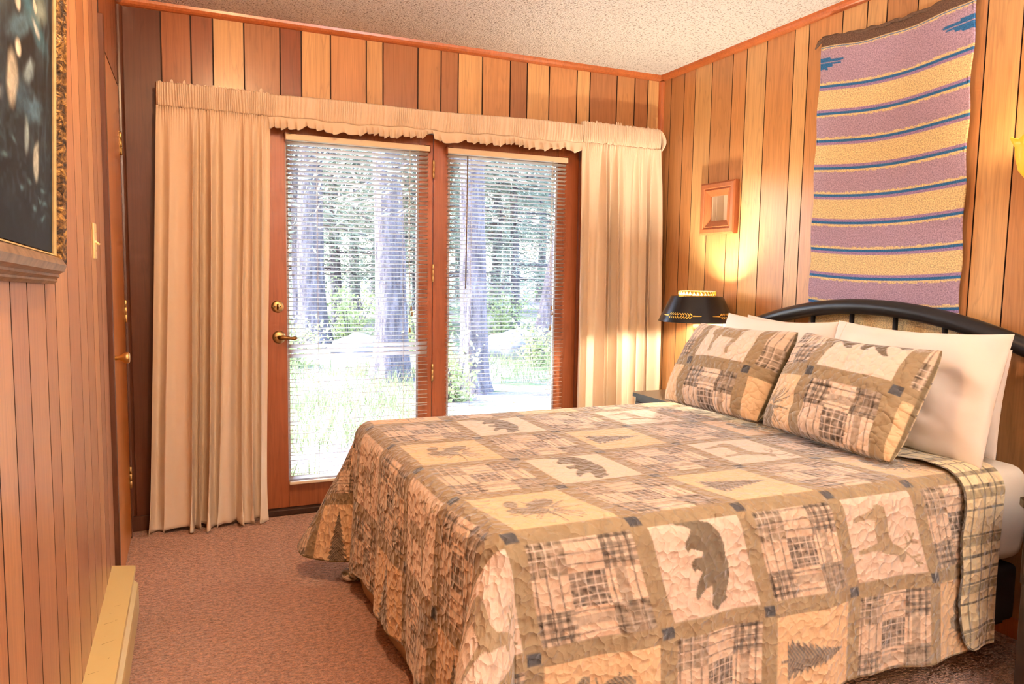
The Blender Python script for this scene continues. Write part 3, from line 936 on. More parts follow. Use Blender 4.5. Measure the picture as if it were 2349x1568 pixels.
def motif(kind, x, y):
    """x right, y up in block units; returns mask 0..1 and streak"""
    if kind == 1:
        return in_poly(x * 0.88, y * 0.88 + 0.06, BEAR)
    if kind == 3:
        m = in_poly(x, y + 0.04, ELK)
        for a, b in ANT:
            m |= seg_mask(x, y + 0.04, a, b, 0.014)
        return m
    if kind == 2:
        yy = y + 0.02
        saw = np.mod(yy * 13 + 0.25 * np.sign(x) + 0.35 * vnoise(x * 30 + 40, yy * 30 + 40, 5), 1.0)
        w = 0.25 * np.clip((0.45 - yy) / 0.80, 0, 1) * (0.62 + 0.42 * (1 - saw))
        return ((np.abs(x) < w) & (yy > -0.35) & (yy < 0.45)) | ((np.abs(x) < 0.018) & (yy <= -0.30) & (yy > -0.43))
    m = np.zeros(x.shape, bool)
    for cx_, cy_, a, ra, rb in ((-.13, .10, .6, .11, .19), (.06, -.12, -.35, .12, .20), (-.2, -.18, 1.2, .07, .13)):
        dx, dy = x - cx_, y - cy_
        c_, s_ = math.cos(a), math.sin(a)
        X, Y = dx * c_ + dy * s_, -dx * s_ + dy * c_
        wob = 1 + 0.10 * np.sin(np.arctan2(Y, X) * 11)
        m |= (X / ra) ** 2 + (Y / rb) ** 2 < wob
    for k in range(46):
        a = 2 * PI * k / 46 + 0.4 * math.sin(k * 2.3)
        r0, r1 = 0.08, 0.27 + 0.12 * math.sin(k * 1.9)
        m |= seg_mask(x, y, (0.08 + r0 * math.cos(a), 0.05 + r0 * math.sin(a)), (0.08 + r1 * math.cos(a), 0.05 + r1 * math.sin(a)), 0.008)
    return m
def mixc(c, k, a):
    return c * (1 - a[..., None]) + k * a[..., None]
def plaid(c, u, v, x, y, seed):
    """irregular brushed plaid in block coordinates 0..1"""
    nz = vnoise(x * 90, y * 90, 9)
    wob = 0.010 * (vnoise(x * 25, y * 25, 4) - 0.5)
    u = u + wob
    v = v - wob
    if seed % 2:
        u, v = 1 - v, u
    o = np.broadcast_to(C_PLB, u.shape + (3,)).copy()
    band = lambda q, a, b: ((q > a) & (q < b)).astype(float)
    rough = np.clip(0.80 + 0.55 * (nz - 0.45), 0, 1.15)
    T1, T2_ = 0.335, 0.675
    A, B_, C_ = (lambda q: band(q, -1, T1)), (lambda q: band(q, T1, T2_)), (lambda q: band(q, T2_, 2))
    o = mixc(o, C_PLM, A(u) * A(v) * 0.86 * rough)
    o = mixc(o, C_PLD, B_(u) * B_(v) * 0.95 * np.clip(rough, 0, 1))
    o = mixc(o, C_PLM * 0.62, C_(u) * C_(v) * 0.88 * np.clip(rough, 0, 1))
    o = mixc(o, C_PLM, (B_(u) * A(v) + A(u) * B_(v)) * 0.16 * rough)
    fine_u = (np.mod(u * 12, 1) < 0.5).astype(float)
    fine_v = (np.mod(v * 12, 1) < 0.5).astype(float)
    hz_ = C_(u) * A(v) + A(u) * C_(v)
    o = mixc(o, C_PLM, hz_ * 0.25)
    o = mixc(o, C_PLD, hz_ * fine_u * 0.56 * (0.55 + 0.8 * nz))
    o = mixc(o, C_PLD, hz_ * fine_v * 0.56 * (0.55 + 0.8 * nz))
    o = mixc(o, C_PLM, band(v, .76, .86) * B_(u) * 0.62 * rough)
    o = mixc(o, C_PLM, band(u, .76, .86) * B_(v) * 0.62 * rough)
    for p in (.03, .14, .25, .72, .93):
        o = mixc(o, C_PLD, (np.abs(u - p) < 0.008).astype(float) * (0.35 + 0.6 * nz))
        o = mixc(o, C_PLD, (np.abs(v - p) < 0.008).astype(float) * (0.35 + 0.6 * nz))
    wm = A(u) * A(v) + B_(u) * B_(v) + 0.4 * C_(u) * C_(v)
    for p in (.07, .16, .25, .40, .485, .57, .64, .80, .90):
        o = mixc(o, C_CREAM * 1.05, (np.abs(u - p) < 0.0062).astype(float) * 0.62 * np.clip(wm, 0, 1))
        o = mixc(o, C_CREAM * 1.05, (np.abs(v - p) < 0.0062).astype(float) * 0.62 * np.clip(wm, 0, 1))
    return o
def quilt_print(s, t, s0=0.69, t0=1.625, ps=0.343, pt=0.35, flip=False):
    gi = np.floor((s - s0) / ps).astype(int)
    u = (s - s0) / ps - gi
    gj = np.floor((t - t0) / pt).astype(int)
    v = (t - t0) / pt - gj
    col = np.zeros(s.shape + (3,))
    inner = 0.075
    iu = np.clip((u - inner) / (1 - 2 * inner), 0, 1)
    iv = np.clip((v - inner) / (1 - 2 * inner), 0, 1)
    for i in range(gi.min(), gi.max() + 1):
        for j in range(gj.min(), gj.max() + 1):
            m = (gi == i) & (gj == j)
            if not m.any():
                continue
            if (i + j) % 2 == 0:
                kind = i % 4
                base = C_TAN if kind in (0, 2) else C_CREAM
                c = np.broadcast_to(base, (m.sum(), 3)).copy()
                my, mx = iu[m] - 0.5, 0.5 - iv[m]
                if flip:
                    mx = -mx
                mm = motif(kind, mx * 1.02, my * 1.02).astype(float)
                k = {0: C_CONE, 1: C_BEAR, 2: C_TREE, 3: C_ELK}[kind]
                if kind in (0, 2):
                    mm = mm * (0.72 + 0.28 * (np.sin((my * 1.3 + np.abs(mx)) * 120) > -0.2))
                c = mixc(c, k, mm * 0.93)
                col[m] = c
            else:
                col[m] = plaid(None, iu[m], iv[m], s[m], t[m], i * 3 + j)
    eu = np.minimum(u, 1 - u)
    ev = np.minimum(v, 1 - v)
    sash = (eu < inner) | (ev < inner)
    col[sash] = C_SASH * (0.92 + 0.16 * vnoise(s[sash] * 60, t[sash] * 60, 2))[:, None]
    stone = (eu * ps < 0.0175) & (ev * pt < 0.0175)
    col[stone] = C_STONE
    return col

# ------------------------------------------------------------------ quilt drape
LF, LN, LFAR, RB = 0.555, 0.545, 0.36, 0.07
HEAD_X = 2.43
def prof(d, flare):
    """distance past the start of the bend -> (out, drop)"""
    arc = RB * PI / 2
    ang = np.minimum(d, arc) / RB
    rest = np.maximum(d - arc, 0)
    return RB * np.sin(ang) + rest * np.sin(flare), RB * (1 - np.cos(ang)) + rest * np.cos(flare)
def drape(s, t, lift=0.0):
    """flat cloth coordinates -> draped position. s: along the bed, t: across"""
    xs, yn, yf = BX0 + RB, BY0 + RB, BY1 - RB
    a = np.maximum(xs - s, 0)
    bn = np.maximum(yn - t, 0)
    bf = np.maximum(t - yf, 0)
    b = np.maximum(bn, bf)
    sy = np.where(bf > bn, 1.0, -1.0)
    rr = np.hypot(a, b)
    th = np.arctan2(b, np.maximum(a, 1e-9))
    corner = (a > 0) & (b > 0)
    s2 = np.where(corner, np.sin(2 * th), 0.0)
    far = sy > 0
    alpha = 0.045 + np.where(far, 0.50, 0.46) * s2 ** np.where(far, 1.3, 1.8)
    out, drop = prof(rr, alpha)
    dx = np.where(rr > 0, -np.cos(th), 0) * np.where(a + b > 0, 1, 0)
    dy = np.where(rr > 0, np.sin(th), 0) * sy
    k = np.clip(drop / 0.6, 0, 1)
    # hanging waves
    wn_ = 0.017 * k ** 1.3 * np.sin(2 * PI * s / 0.52 + 0.9) + 0.007 * k * np.sin(2 * PI * s / 0.21 + 2)
    wf_ = 0.016 * k ** 1.3 * np.sin(2 * PI * t / 0.47 + 0.4) + 0.006 * k * np.sin(2 * PI * t / 0.19)
    wc = 0.020 * k ** 1.2 * np.sin(6 * th + 0.6)
    wave = np.where(corner, wf_ * np.cos(th) ** 2 + wn_ * np.sin(th) ** 2 + wc, np.where(a > 0, wf_, wn_))
    out = out + np.where(rr > 0, wave, 0) + 0.006
    x = np.where(a > 0, xs, s) + dx * (out + np.where(drop > 0.02, lift, lift * drop / 0.02))
    y = np.where(bn > 0, yn, np.where(bf > 0, yf, t)) + dy * (out + np.where(drop > 0.02, lift, lift * drop / 0.02))
    soft = 0.004 * (vnoise(s * 6, t * 6, 21) - 0.5) + 0.005 * (vnoise(s * 2.2 + 9, t * 2.2, 22) - 0.5)
    z = BZ + 0.004 - drop + np.where(rr > 0, 0, 1) * soft + lift * np.cos(np.clip(drop / RB, 0, PI / 2))
    return np.stack([x, y, np.maximum(z, 0.012)], -1)
def round_corner(s, t):
    """pull the cloth's square foot corners in to rounded ones"""
    xs, yn, yf = BX0 + RB, BY0 + RB, BY1 - RB
    a = np.maximum(xs - s, 0)
    out_s, out_t = s.copy(), t.copy()
    for b, Lb, sgn, e in ((np.maximum(yn - t, 0), LN + RB, -1, yn), (np.maximum(t - yf, 0), LFAR + 0.14 + RB, 1, yf)):
        m = (a > 0) & (b > 0)
        La = LF + RB
        th = np.arctan2(b[m] / Lb, a[m] / La)
        c_, s_ = np.cos(th), np.sin(th)
        rect = 1 / np.maximum(c_, s_)
        p = 3.2
        rnd = 1 / (c_ ** p + s_ ** p) ** (1 / p)
        q = rnd / rect
        out_s[m] = xs - a[m] * q
        out_t[m] = e + sgn * b[m] * q
    return out_s, out_t
stp = 0.0034
sv = np.arange(BX0 - LF, HEAD_X + 1e-6, stp)
tv = np.arange(BY0 - LN, BY1 + LFAR + 0.14, stp)
S, T = np.meshgrid(sv, tv, indexing='ij')
S, T = round_corner(S, T)
QP = drape(S, T)
# on the near drop the print sits a little toward the head and its rows are closer
near_w = np.clip((1.88 - T) / 0.61, 0, 1)
SP = S - near_w ** 1.4 * (0.08 + 0.07 * sstep(0.65, 1.3, S)) * sstep(0.2, 0.66, S)
TP = np.where(T < 1.882, 1.882 - (1.882 - T) * 0.341 / 0.306, T)
tint = sum(quilt_print(SP + a_, TP + b_, 0.658, 1.541, 0.327, 0.341) for a_, b_ in ((-0.0009, -0.0003), (0.0003, -0.0009), (0.0009, 0.0003), (-0.0003, 0.0009))) / 4
edge = np.zeros(S.shape, bool)
edge[:2] = True
edge[:, :2] = True
edge[:, -2:] = True
tint[edge] = lin((120, 98, 66))
quilt = empty('quilt', (1.6, 2.45, 0.655), label='patchwork wildlife quilt with bears, elk and trees spread over the bed', cat='quilt')
QO = np.array([1.6, 2.45, 0.655])
obj('quilt_top', grid_mesh('quilt_top', QP - QO, np.stack([S, T], -1), tint, flip=True), M['quilt'], quilt)
# turned-back band at the head end showing the plaid reverse
fl_w = 0.215
q = np.arange(0, fl_w + 1e-6, stp)
Q, T2 = np.meshgrid(q, np.arange(BY0 - LN, BY1 + 0.3, stp), indexing='ij')
drop_n = np.maximum(BY0 + RB - T2, 0)
rc = 0.10
qq = Q
# rounded lower corner of the band
dl = np.clip((drop_n - (LN + RB - rc)) / rc, 0, 1)
wlim = fl_w - rc * (1 - np.sqrt(np.maximum(1 - dl ** 2, 0)))
qq = Q / fl_w * wlim
S2 = HEAD_X + 0.004 - qq + 0.006 * np.sin(T2 * 9)
hl = 0.014 * np.sqrt(np.clip(qq / 0.012, 0, 1)) + 0.002
FP = drape(S2, T2, 0.0)
eps = 1e-3
nrm = np.cross(drape(S2 + eps, T2) - FP, drape(S2, T2 + eps) - FP)
nrm /= np.maximum(np.linalg.norm(nrm, axis=-1, keepdims=True), 1e-9)
puff = hl + 0.004 * np.sin(T2 * 31) * (qq / fl_w)
FP = FP + nrm * puff[..., None]
rev = np.broadcast_to(lin((232, 216, 176)), S2.shape + (3,)).copy()
nz = vnoise(S2 * 80, T2 * 80, 3)
bandm = (np.mod(T2 + 0.02, 0.152) < 0.026).astype(float)
rev = mixc(rev, lin((126, 112, 82)), bandm * (0.55 + 0.35 * nz))
for per, w_, off in ((0.152, 0.0042, 0.062), (0.152, 0.0042, 0.128), (0.304, 0.006, 0.10)):
    rev = mixc(rev, lin((60, 52, 42)), (np.abs(np.mod(T2 + off, per) - per / 2) < w_).astype(float) * (0.5 + 0.5 * nz))
for p, w_ in ((0.055, 0.003), (0.115, 0.0035), (0.168, 0.003)):
    rev = mixc(rev, lin((70, 60, 48)), (np.abs(qq - p) < w_).astype(float) * 0.75)
hem = (qq > wlim - 0.012) & (qq < wlim - 0.007)
rev[hem] = lin((80, 66, 46))
rev[(Q > fl_w - 0.0055)] = lin((70, 58, 42))
fb = obj('turned_back_band', grid_mesh('turned_back_band', FP - QO, np.stack([S2, T2], -1), rev), M['quilt'], quilt, label='cream reverse of the quilt with dark grid lines')

# small bundle of quilted cloth on the carpet under the foot
a = np.linspace(0, 2 * PI, 40)[:-1, None]
w = np.linspace(-1, 1, 24)[None, :]
rad = np.sqrt(np.maximum(1 - np.abs(w) ** 2.6, 0))
P = np.stack(np.broadcast_arrays(w * 0.075, 0.045 * rad * np.cos(a) * (1 + 0.15 * np.sin(7 * w)), 0.028 + 0.027 * rad * np.sin(a) * (1 + 0.2 * np.sin(9 * w + a))), -1)
tn = np.where((np.sin(w * 22 + 2 * np.sin(a)) > 0.35)[..., None], lin((110, 96, 74)), lin((226, 214, 200)))
obj('cloth_bundle', grid_mesh('cloth_bundle', P, np.stack(np.broadcast_arrays(w * 0.1, a * 0.02), -1), tn, closed_u=True), M['quilt'], loc=(0.635, 3.06, 0.0), rot=(0, 0, 0.5), label='small rolled bit of patterned cloth on the carpet under the bed', cat='cloth')

# ------------------------------------------------------------------ pillows
def pillow_mesh(name, w, h, th, n=120, seed=0, sag=0.0, pat=None, crease=0.004, rnd=0.03):
    u = np.linspace(-1, 1, n)
    v = np.linspace(-1, 1, n)
    U, V = np.meshgrid(u, v, indexing='ij')
    e = (1 - np.abs(U) ** 2.4) * (1 - np.abs(V) ** 2.4)
    tt = th * np.maximum(e, 0) ** 0.52
    pin = 1 - 0.055 * (1 - V ** 2) * np.abs(U) ** 3
    pin2 = 1 - 0.075 * (1 - U ** 2) * np.abs(V) ** 3
    X = U * w / 2 * pin
    Y = V * h / 2 * pin2
    cr_ = (np.abs(U) * np.abs(V)) ** 3
    X = X * (1 - rnd * cr_)
    Y = Y * (1 - rnd * cr_)
    wr = crease * (vnoise(U * 3 + 7 + V * 2, V * 4 + 5, seed) - 0.5) * 4 * np.sqrt(np.maximum(e, 0))
    wr += crease * 1.2 * np.sin(7 * (U * 0.6 + V) + 4 * vnoise(U * 2 + 3, V * 2 + 3, seed + 1)) * (np.abs(V) ** 2) * np.sqrt(np.maximum(e, 0))
    Y = Y - sag * (1 - U ** 2) * (V > 0) * V ** 2
    F = np.stack([X, Y, tt + wr], -1)
    Bk = np.stack([X, Y, -tt * 0.8], -1)
    A = np.concatenate([F, Bk[::-1][1:]], 0)
    uv = np.stack([X, Y], -1)
    UVA = np.concatenate([uv, uv[::-1][1:]], 0)
    tnt = None
    if pat is not None:
        f = pat(X, Y, U, V)
        tnt = np.concatenate([f, np.broadcast_to(lin((228, 214, 178)), f.shape)[1:]], 0)
        rm = np.abs(np.mod(Bk[::-1][1:, :, 1], 0.06) - 0.03) < 0.003
        bk = tnt[n:]
        bk[rm] = lin((90, 78, 60))
    return grid_mesh(name, A, UVA, tnt)
def place(o, c, lean, yaw=0.0, roll=0.0):
    """local x -> across the bed (-y), local y -> up the slope, local z -> toward the foot"""
    m = Matrix(((0, 0, -1, 0), (-1, 0, 0, 0), (0, 1, 0, 0), (0, 0, 0, 1)))
    o.matrix_world = Matrix.Translation(c) @ Matrix.Rotation(yaw, 4, 'Z') @ Matrix.Rotation(lean, 4, 'Y') @ Matrix.Rotation(roll, 4, 'X') @ m
def white_pillow(c, lean, label, yaw=0, roll=0, seed=0, w=0.74, h=0.47, th=0.085, hem=None):
    p = empty('pillow', c, label=label, cat='pillow', group='white bed pillows')
    bpy.context.view_layer.update()
    me = pillow_mesh('pillowcase', w, h, th, seed=seed, sag=0.012, crease=0.010)
    o = obj('pillowcase', me, M['pillow'], p)
    place(p, c, lean, yaw, roll)
    if hem:
        bm = bmesh.new()
        bm_tube(bm, [(hem * (w / 2 - 0.075), y, 0.004 + th * (max(0, (1 - abs((w / 2 - 0.075) / (w / 2)) ** 2.4) * (1 - abs(2 * y / h) ** 2.4))) ** 0.52) for y in np.linspace(-h / 2 * 0.93, h / 2 * 0.90, 24)], 0.002, 5)
        obj('hem_seam', me_from_bm('hem_seam', bm), M['pillow'], p)
    return p
white_pillow((2.585, 2.66, 0.905), 0.14, 'white pillow standing at the back behind the far pillow', seed=3, w=0.68, h=0.44, th=0.045)
white_pillow((2.59, 1.955, 0.875), 0.12, 'white pillow standing at the back behind the near pillow', seed=4, w=0.62, h=0.40, th=0.05)
white_pillow((2.43, 2.63, 0.912), 0.24, 'white pillow leaning behind the far quilted sham', seed=5, w=0.72, h=0.455, th=0.07)
white_pillow((2.42, 1.925, 0.912), 0.26, 'white pillow leaning behind the near quilted sham', seed=8, w=0.74, h=0.47, th=0.075, hem=-1)

def sham_pat(ox, oy):
    def f(X, Y, U, V):
        # local x runs to -y in the room, local y up; motif upright
        c = sum(quilt_print(Y + oy + a_, -X + ox + b_, 0.0, 0.0, 0.343, 0.35) for a_, b_ in ((-0.0009, -0.0003), (0.0003, -0.0009), (0.0009, 0.0003), (-0.0003, 0.0009))) / 4
        e = (np.abs(U) > 0.985) | (np.abs(V) > 0.985)
        c[e] = lin((120, 104, 76))
        return c
    return f
def sham(c, lean, label, pat, yaw, roll, seed):
    p = empty('quilted_sham', c, label=label, cat='pillow', group='quilted pillow shams')
    o = obj('sham_cover', pillow_mesh('sham_cover', 0.645, 0.455, 0.098, n=190, seed=seed, sag=0.022, pat=pat, crease=0.006, rnd=0.085), M['quilt'], p)
    place(p, c, lean, yaw, roll)
    return p
sham((2.195, 2.63, 0.900), 0.52, 'quilted sham with a faint elk block, beside the lamp', sham_pat(0.545, 0.343 * 3 + 0.02), 0.06, 0.0, 31)
sham((2.20, 1.985, 0.895), 0.50, 'quilted sham with a pinecone block, nearest the viewer', sham_pat(0.60, 0.343 - 0.02), 0.02, 0.03, 33)

# ================================================================== RIGHT WALL THINGS
# ---- woven hanging
TY0, TY1, TTOP, TLEN = 1.958, 2.708, 2.415, 1.46
nu, nv = 190, 366
u = np.linspace(0, 1, nu)[:, None]
d = np.linspace(0, TLEN, nv)[None, :]
U, Dd = np.broadcast_arrays(u, d)
yy = TY1 + (TY0 - TY1) * U
yc = (U - 0.52) / 0.52
sagz = -0.030 * (1 - yc ** 2) * (1 - 0.5 * Dd / TLEN)
zz = TTOP - Dd + sagz - 0.012 * U * (1 - Dd / TLEN) + 0.006
zz = zz + 0.004 * np.sin(U * 17) * np.exp(-Dd / 0.1)
yy = yy + 0.010 * np.sin(Dd * 3.1 + 1) * (U - 0.5) + 0.004 * np.sin(Dd * 23) * (np.abs(U - 0.5) > 0.48)
xx = R - PT - 0.018 - 0.010 * np.sin(U * 7 + 1.5) * np.sin(Dd * 2.2 + 0.6) - 0.012 * np.exp(-((U - 0.15) / 0.15) ** 2) * np.exp(-((Dd - 0.35) / 0.35) ** 2)
jag = 0.0012 * (vnoise(U * 60, Dd * 14, 8) - 0.5)
zm = Dd + jag
C_P, C_C, C_B, C_BR, C_PT = lin((186, 164, 190)), lin((236, 216, 166)), lin((58, 122, 184)), lin((116, 94, 82)), lin((172, 146, 196))
P_ = 0.124
tnt = np.broadcast_to(C_P, U.shape + (3,)).copy()
z1 = 0.228     # first blue line below the top
ph = (zm - z1) / P_
kk = np.floor(ph).astype(int)
field_cream = (kk % 2 == 0) & (ph > 0)
tnt[field_cream] = C_C
near_k = np.round(ph).astype(int)
off = (zm - z1) - near_k * P_
ok = near_k >= 0
toward_cream = np.where(near_k % 2 == 0, 1, -1)   # cream field lies below even lines, above odd ones
so = off * toward_cream
tnt[ok & (np.abs(so) < 0.0065)] = C_B
tnt[ok & (so >= 0.0065) & (so < 0.017)] = C_PT
tnt[ok & (so <= -0.0065) & (so > -0.016)] = C_C
tnt[zm < 0.046] = C_BR
tnt[(zm >= 0.046) & (zm < 0.050)] = C_C
tnt[(zm >= 0.050) & (zm < 0.055)] = C_B
tnt[(zm >= 0.055) & (zm < 0.060)] = C_C
def step_motif(side):
    w = U if side == 0 else 1 - U
    w = w * (TY1 - TY0)
    for a, b, ln in ((0.098, 0.107, 0.062), (0.107, 0.117, 0.125), (0.121, 0.131, 0.118), (0.131, 0.142, 0.075), (0.142, 0.152, 0.045)):
        m = (zm > a) & (zm < b) & (w < ln + 0.02 * (vnoise(U * 5, zm * 160, 6) - 0.5))
        tnt[m] = C_B
step_motif(0)
step_motif(1)
tap = empty('woven_hanging', (R - PT - 0.02, 2.33, TTOP), label='purple and cream striped woven wool hanging above the headboard', cat='wall hanging')
TO = np.array([R - PT - 0.02, 2.33, TTOP])
o = obj('woven_cloth', grid_mesh('woven_cloth', np.stack([xx, yy, zz], -1) - TO, np.stack([U * (TY1 - TY0), Dd], -1), tnt), M['weave'], tap)
o.modifiers.new('thick', 'SOLIDIFY').thickness = 0.007
wool = mat_plain('brown_wool', srgb(104, 82, 68), 0.95, bump=0.5, bscale=160, var=0.3)
bm = bmesh.new()
bm_tube(bm, [(-0.004, TY1 - 2.33 - 0.02, 0.0), (-0.012, TY1 - 2.33 + 0.012, -0.012), (-0.01, TY1 - 2.33 + 0.03, -0.03), (-0.006, TY1 - 2.33 + 0.042, -0.035)], [0.009, 0.010, 0.006, 0.003], 7)
bmesh.ops.recalc_face_normals(bm, faces=bm.faces)
obj('corner_tail', me_from_bm('corner_tail', bm), wool, tap, smooth=True)
bm = bmesh.new()
pts = [(-0.004, y - 2.33, TTOP - 0.034 * (1 - ((((TY1 - y) / (TY1 - TY0)) - 0.52) / 0.52) ** 2) - 0.012 * (TY1 - y) / (TY1 - TY0) + 0.008 - TTOP + 0.003 * math.sin(y * 60)) for y in np.linspace(TY1, TY0, 40)]
bm_tube(bm, pts, [0.007 + 0.002 * math.sin(i * 1.9) for i in range(40)], 8)
bmesh.ops.recalc_face_normals(bm, faces=bm.faces)
obj('top_cord', me_from_bm('top_cord', bm), wool, tap, smooth=True)

# ---- small framed mirror
mr = empty('mirror', (R - PT, 3.42, 1.69), label='small square mirror in a wide brown wooden frame', cat='mirror')
mw, mh, mb = 0.148, 0.146, 0.077
def frame_rail(ax, sgn, name='frame_rail'):
    bm = bmesh.new()
    # mitred profile: (distance from outer edge, depth)
    prof_ = [(0.0, 0.0), (0.0, 0.026), (0.010, 0.032), (0.030, 0.032), (0.034, 0.026), (0.040, 0.026), (0.044, 0.030), (0.074, 0.016), (0.077, 0.014), (0.077, 0.0)]
    ringA, ringB = [], []
    for dd, dp in prof_:
        hw, hh = mw - dd, mh - dd
        if ax == 'h':
            ringA.append(bm.verts.new((-dp, -hw, sgn * hh)))
            ringB.append(bm.verts.new((-dp, hw, sgn * hh)))
        else:
            ringA.append(bm.verts.new((-dp, sgn * hw, -hh)))
            ringB.append(bm.verts.new((-dp, sgn * hw, hh)))
    n = len(prof_)
    for i in range(n):
        bm.faces.new((ringA[i], ringA[(i + 1) % n], ringB[(i + 1) % n], ringB[i]))
    bm.faces.new(ringA)
    bm.faces.new(ringB[::-1])
    bmesh.ops.recalc_face_normals(bm, faces=bm.faces)
    return obj(name, me_from_bm(name, bm), M['framewood'], mr)
for ax in 'hv':
    for sg in (-1, 1):
        frame_rail(ax, sg)
box('mirror_glass', (-0.010, -mw + mb - 0.004, -mh + mb - 0.004), (-0.006, mw - mb + 0.004, mh - mb + 0.004), M['mirror'], mr)

# ---- amber wall sconce at the edge of view
sc = empty('wall_sconce', (R - PT, 1.622, 1.62), label='amber glass wall lamp at the edge of the view', cat='wall lamp')
lathe('backplate', [(0.0, 0.014), (0.03, 0.012), (0.045, 0.006), (0.05, 0.0), (0.0, 0.0)], M['brass'], sc, 24, Matrix.Rotation(-PI / 2, 4, 'Y'))
tube('arm', [(-0.01, 0, 0), (-0.06, 0, -0.02), (-0.10, 0, -0.01), (-0.11, 0, 0.025)], 0.007, M['brass'], sc, 10)
t = NT('amber_glass')
t.set(srgb(250, 176, 50), 0.3)
t.p.inputs['Emission Color'].default_value = srgb(255, 176, 40)
t.p.inputs['Emission Strength'].default_value = 0.3
M['amber'] = t.m
t.m.cycles.emission_sampling = 'NONE'
bm = bmesh.new()
nn = 48
pr = [(0.028, 0.02), (0.05, 0.03), (0.072, 0.06), (0.082, 0.10), (0.086, 0.14), (0.10, 0.165)]
rings = []
for i, (r_, z_) in enumerate(pr):
    rings.append([bm.verts.new((-0.11 + r_ * (1 + 0.05 * math.cos(8 * 2 * PI * k / nn) * i / 5) * math.cos(2 * PI * k / nn), r_ * (1 + 0.05 * math.cos(8 * 2 * PI * k / nn) * i / 5) * math.sin(2 * PI * k / nn), z_ + 0.006 * (i == 5) * math.cos(8 * 2 * PI * k / nn))) for k in range(nn)])
for a_, b_ in zip(rings[:-1], rings[1:]):
    for k in range(nn):
        bm.faces.new((a_[k], a_[(k + 1) % nn], b_[(k + 1) % nn], b_[k]))
o = obj('glass_shade', me_from_bm('glass_shade', bm), M['amber'], sc, smooth=True)
o.modifiers.new('thick', 'SOLIDIFY').thickness = 0.003
ld = bpy.data.lights.new('sconce_bulb', 'POINT')
ld.energy = 2.5
ld.color = (1.0, 0.72, 0.38)
ld.shadow_soft_size = 0.03
lo_ = bpy.data.objects.new('sconce_bulb', ld)
link(lo_, sc)
lo_.location = (-0.11, 0, 0.19)

# ================================================================== NIGHTSTANDS
def nightstand(x0, x1, y0, y1, zt, label):
    n = empty('nightstand', ((x0 + x1) / 2, (y0 + y1) / 2, 0), label=label, cat='nightstand', group='dark painted nightstands')
    w, dpt = (x1 - x0) / 2, (y1 - y0) / 2
    prism('top', [(-w, -dpt + 0.03), (-w + 0.03, -dpt), (w, -dpt), (w, dpt), (-w + 0.03, dpt), (-w, dpt - 0.03)], 'z', zt - 0.022, zt, M['nightstand'], n)
    box('case', (-w + 0.025, -dpt + 0.02, zt - 0.26), (w - 0.005, dpt - 0.02, zt - 0.0225), M['nightstand'], n, bev=0.003)
    df = box('drawer_front', (-w + 0.013, -dpt + 0.035, zt - 0.235), (-w + 0.0245, dpt - 0.035, zt - 0.05), M['nightstand'], n, bev=0.003)
    lathe('knob', [(0.0, 0.024), (0.010, 0.022), (0.013, 0.016), (0.007, 0.008), (0.006, 0.0), (0.0, 0.0)], M['brass'], df, 16, Matrix.Translation((-w + 0.013, 0, zt - 0.14)) @ Matrix.Rotation(-PI / 2, 4, 'Y'))
    for sx in (-1, 1):
        for sy in (-1, 1):
            cx_, cy_ = sx * (w - 0.045), sy * (dpt - 0.045)
            bm = bmesh.new()
            bm_box(bm, (cx_ - 0.02, cy_ - 0.02, 0), (cx_ + 0.02, cy_ + 0.02, zt - 0.2602), 0.003)
            obj('leg', me_from_bm('leg', bm), M['nightstand'], n)
    box('lower_shelf', (-w + 0.03, -dpt + 0.03, 0.16), (w - 0.01, dpt - 0.03, 0.178), M['nightstand'], n)
    return n
nightstand(2.315, 2.745, 3.19, 3.60, 0.642, 'dark painted nightstand under the black lamp')
nightstand(2.262, 2.745, 0.93, 1.395, 0.655, 'dark nightstand at the near side of the bed')

# ================================================================== TABLE LAMP
LX, LY, LZ = 2.553, 3.33, 0.642
lamp = empty('table_lamp', (LX, LY, LZ), label='table lamp with a black metal shade, gold leaf band and pierced rim', cat='table lamp')
lathe('base', [(0.0, 0.0), (0.065, 0.0), (0.066, 0.012), (0.05, 0.022), (0.03, 0.035), (0.022, 0.06), (0.034, 0.09), (0.05, 0.13), (0.052, 0.17), (0.04, 0.21), (0.02, 0.235), (0.012, 0.25), (0.0, 0.252)], M['tole'], lamp, 28)
lathe('stem', [(0.0, 0.25), (0.009, 0.25), (0.009, 0.36), (0.016, 0.365), (0.016, 0.40), (0.0, 0.401)], M['brass'], lamp, 16)
zb_, zt_ = 1.060 - LZ, 1.198 - LZ
rb_, rt_, rg_ = 0.205, 0.140, 0.096
sh = lathe('lamp_shade', [(rb_, zb_), (rt_, zt_), (rg_, zt_ + 0.004), (rg_, zt_ + 0.001), (rt_ - 0.003, zt_ - 0.003), (rb_ - 0.003, zb_)], M['tole'], lamp, 64, closed=True, smooth=False)
for p in sh.data.polygons:
    p.use_smooth = True
sh.data.materials.append(M['shadein'])
for p in sh.data.polygons:
    c_ = p.center
    r_ = math.hypot(c_.x, c_.y)
    if p.normal.x * c_.x + p.normal.y * c_.y < -0.001 or p.normal.z < -0.5:
        p.material_index = 1
sh.data.set_sharp_from_angle(angle=math.radians(30))
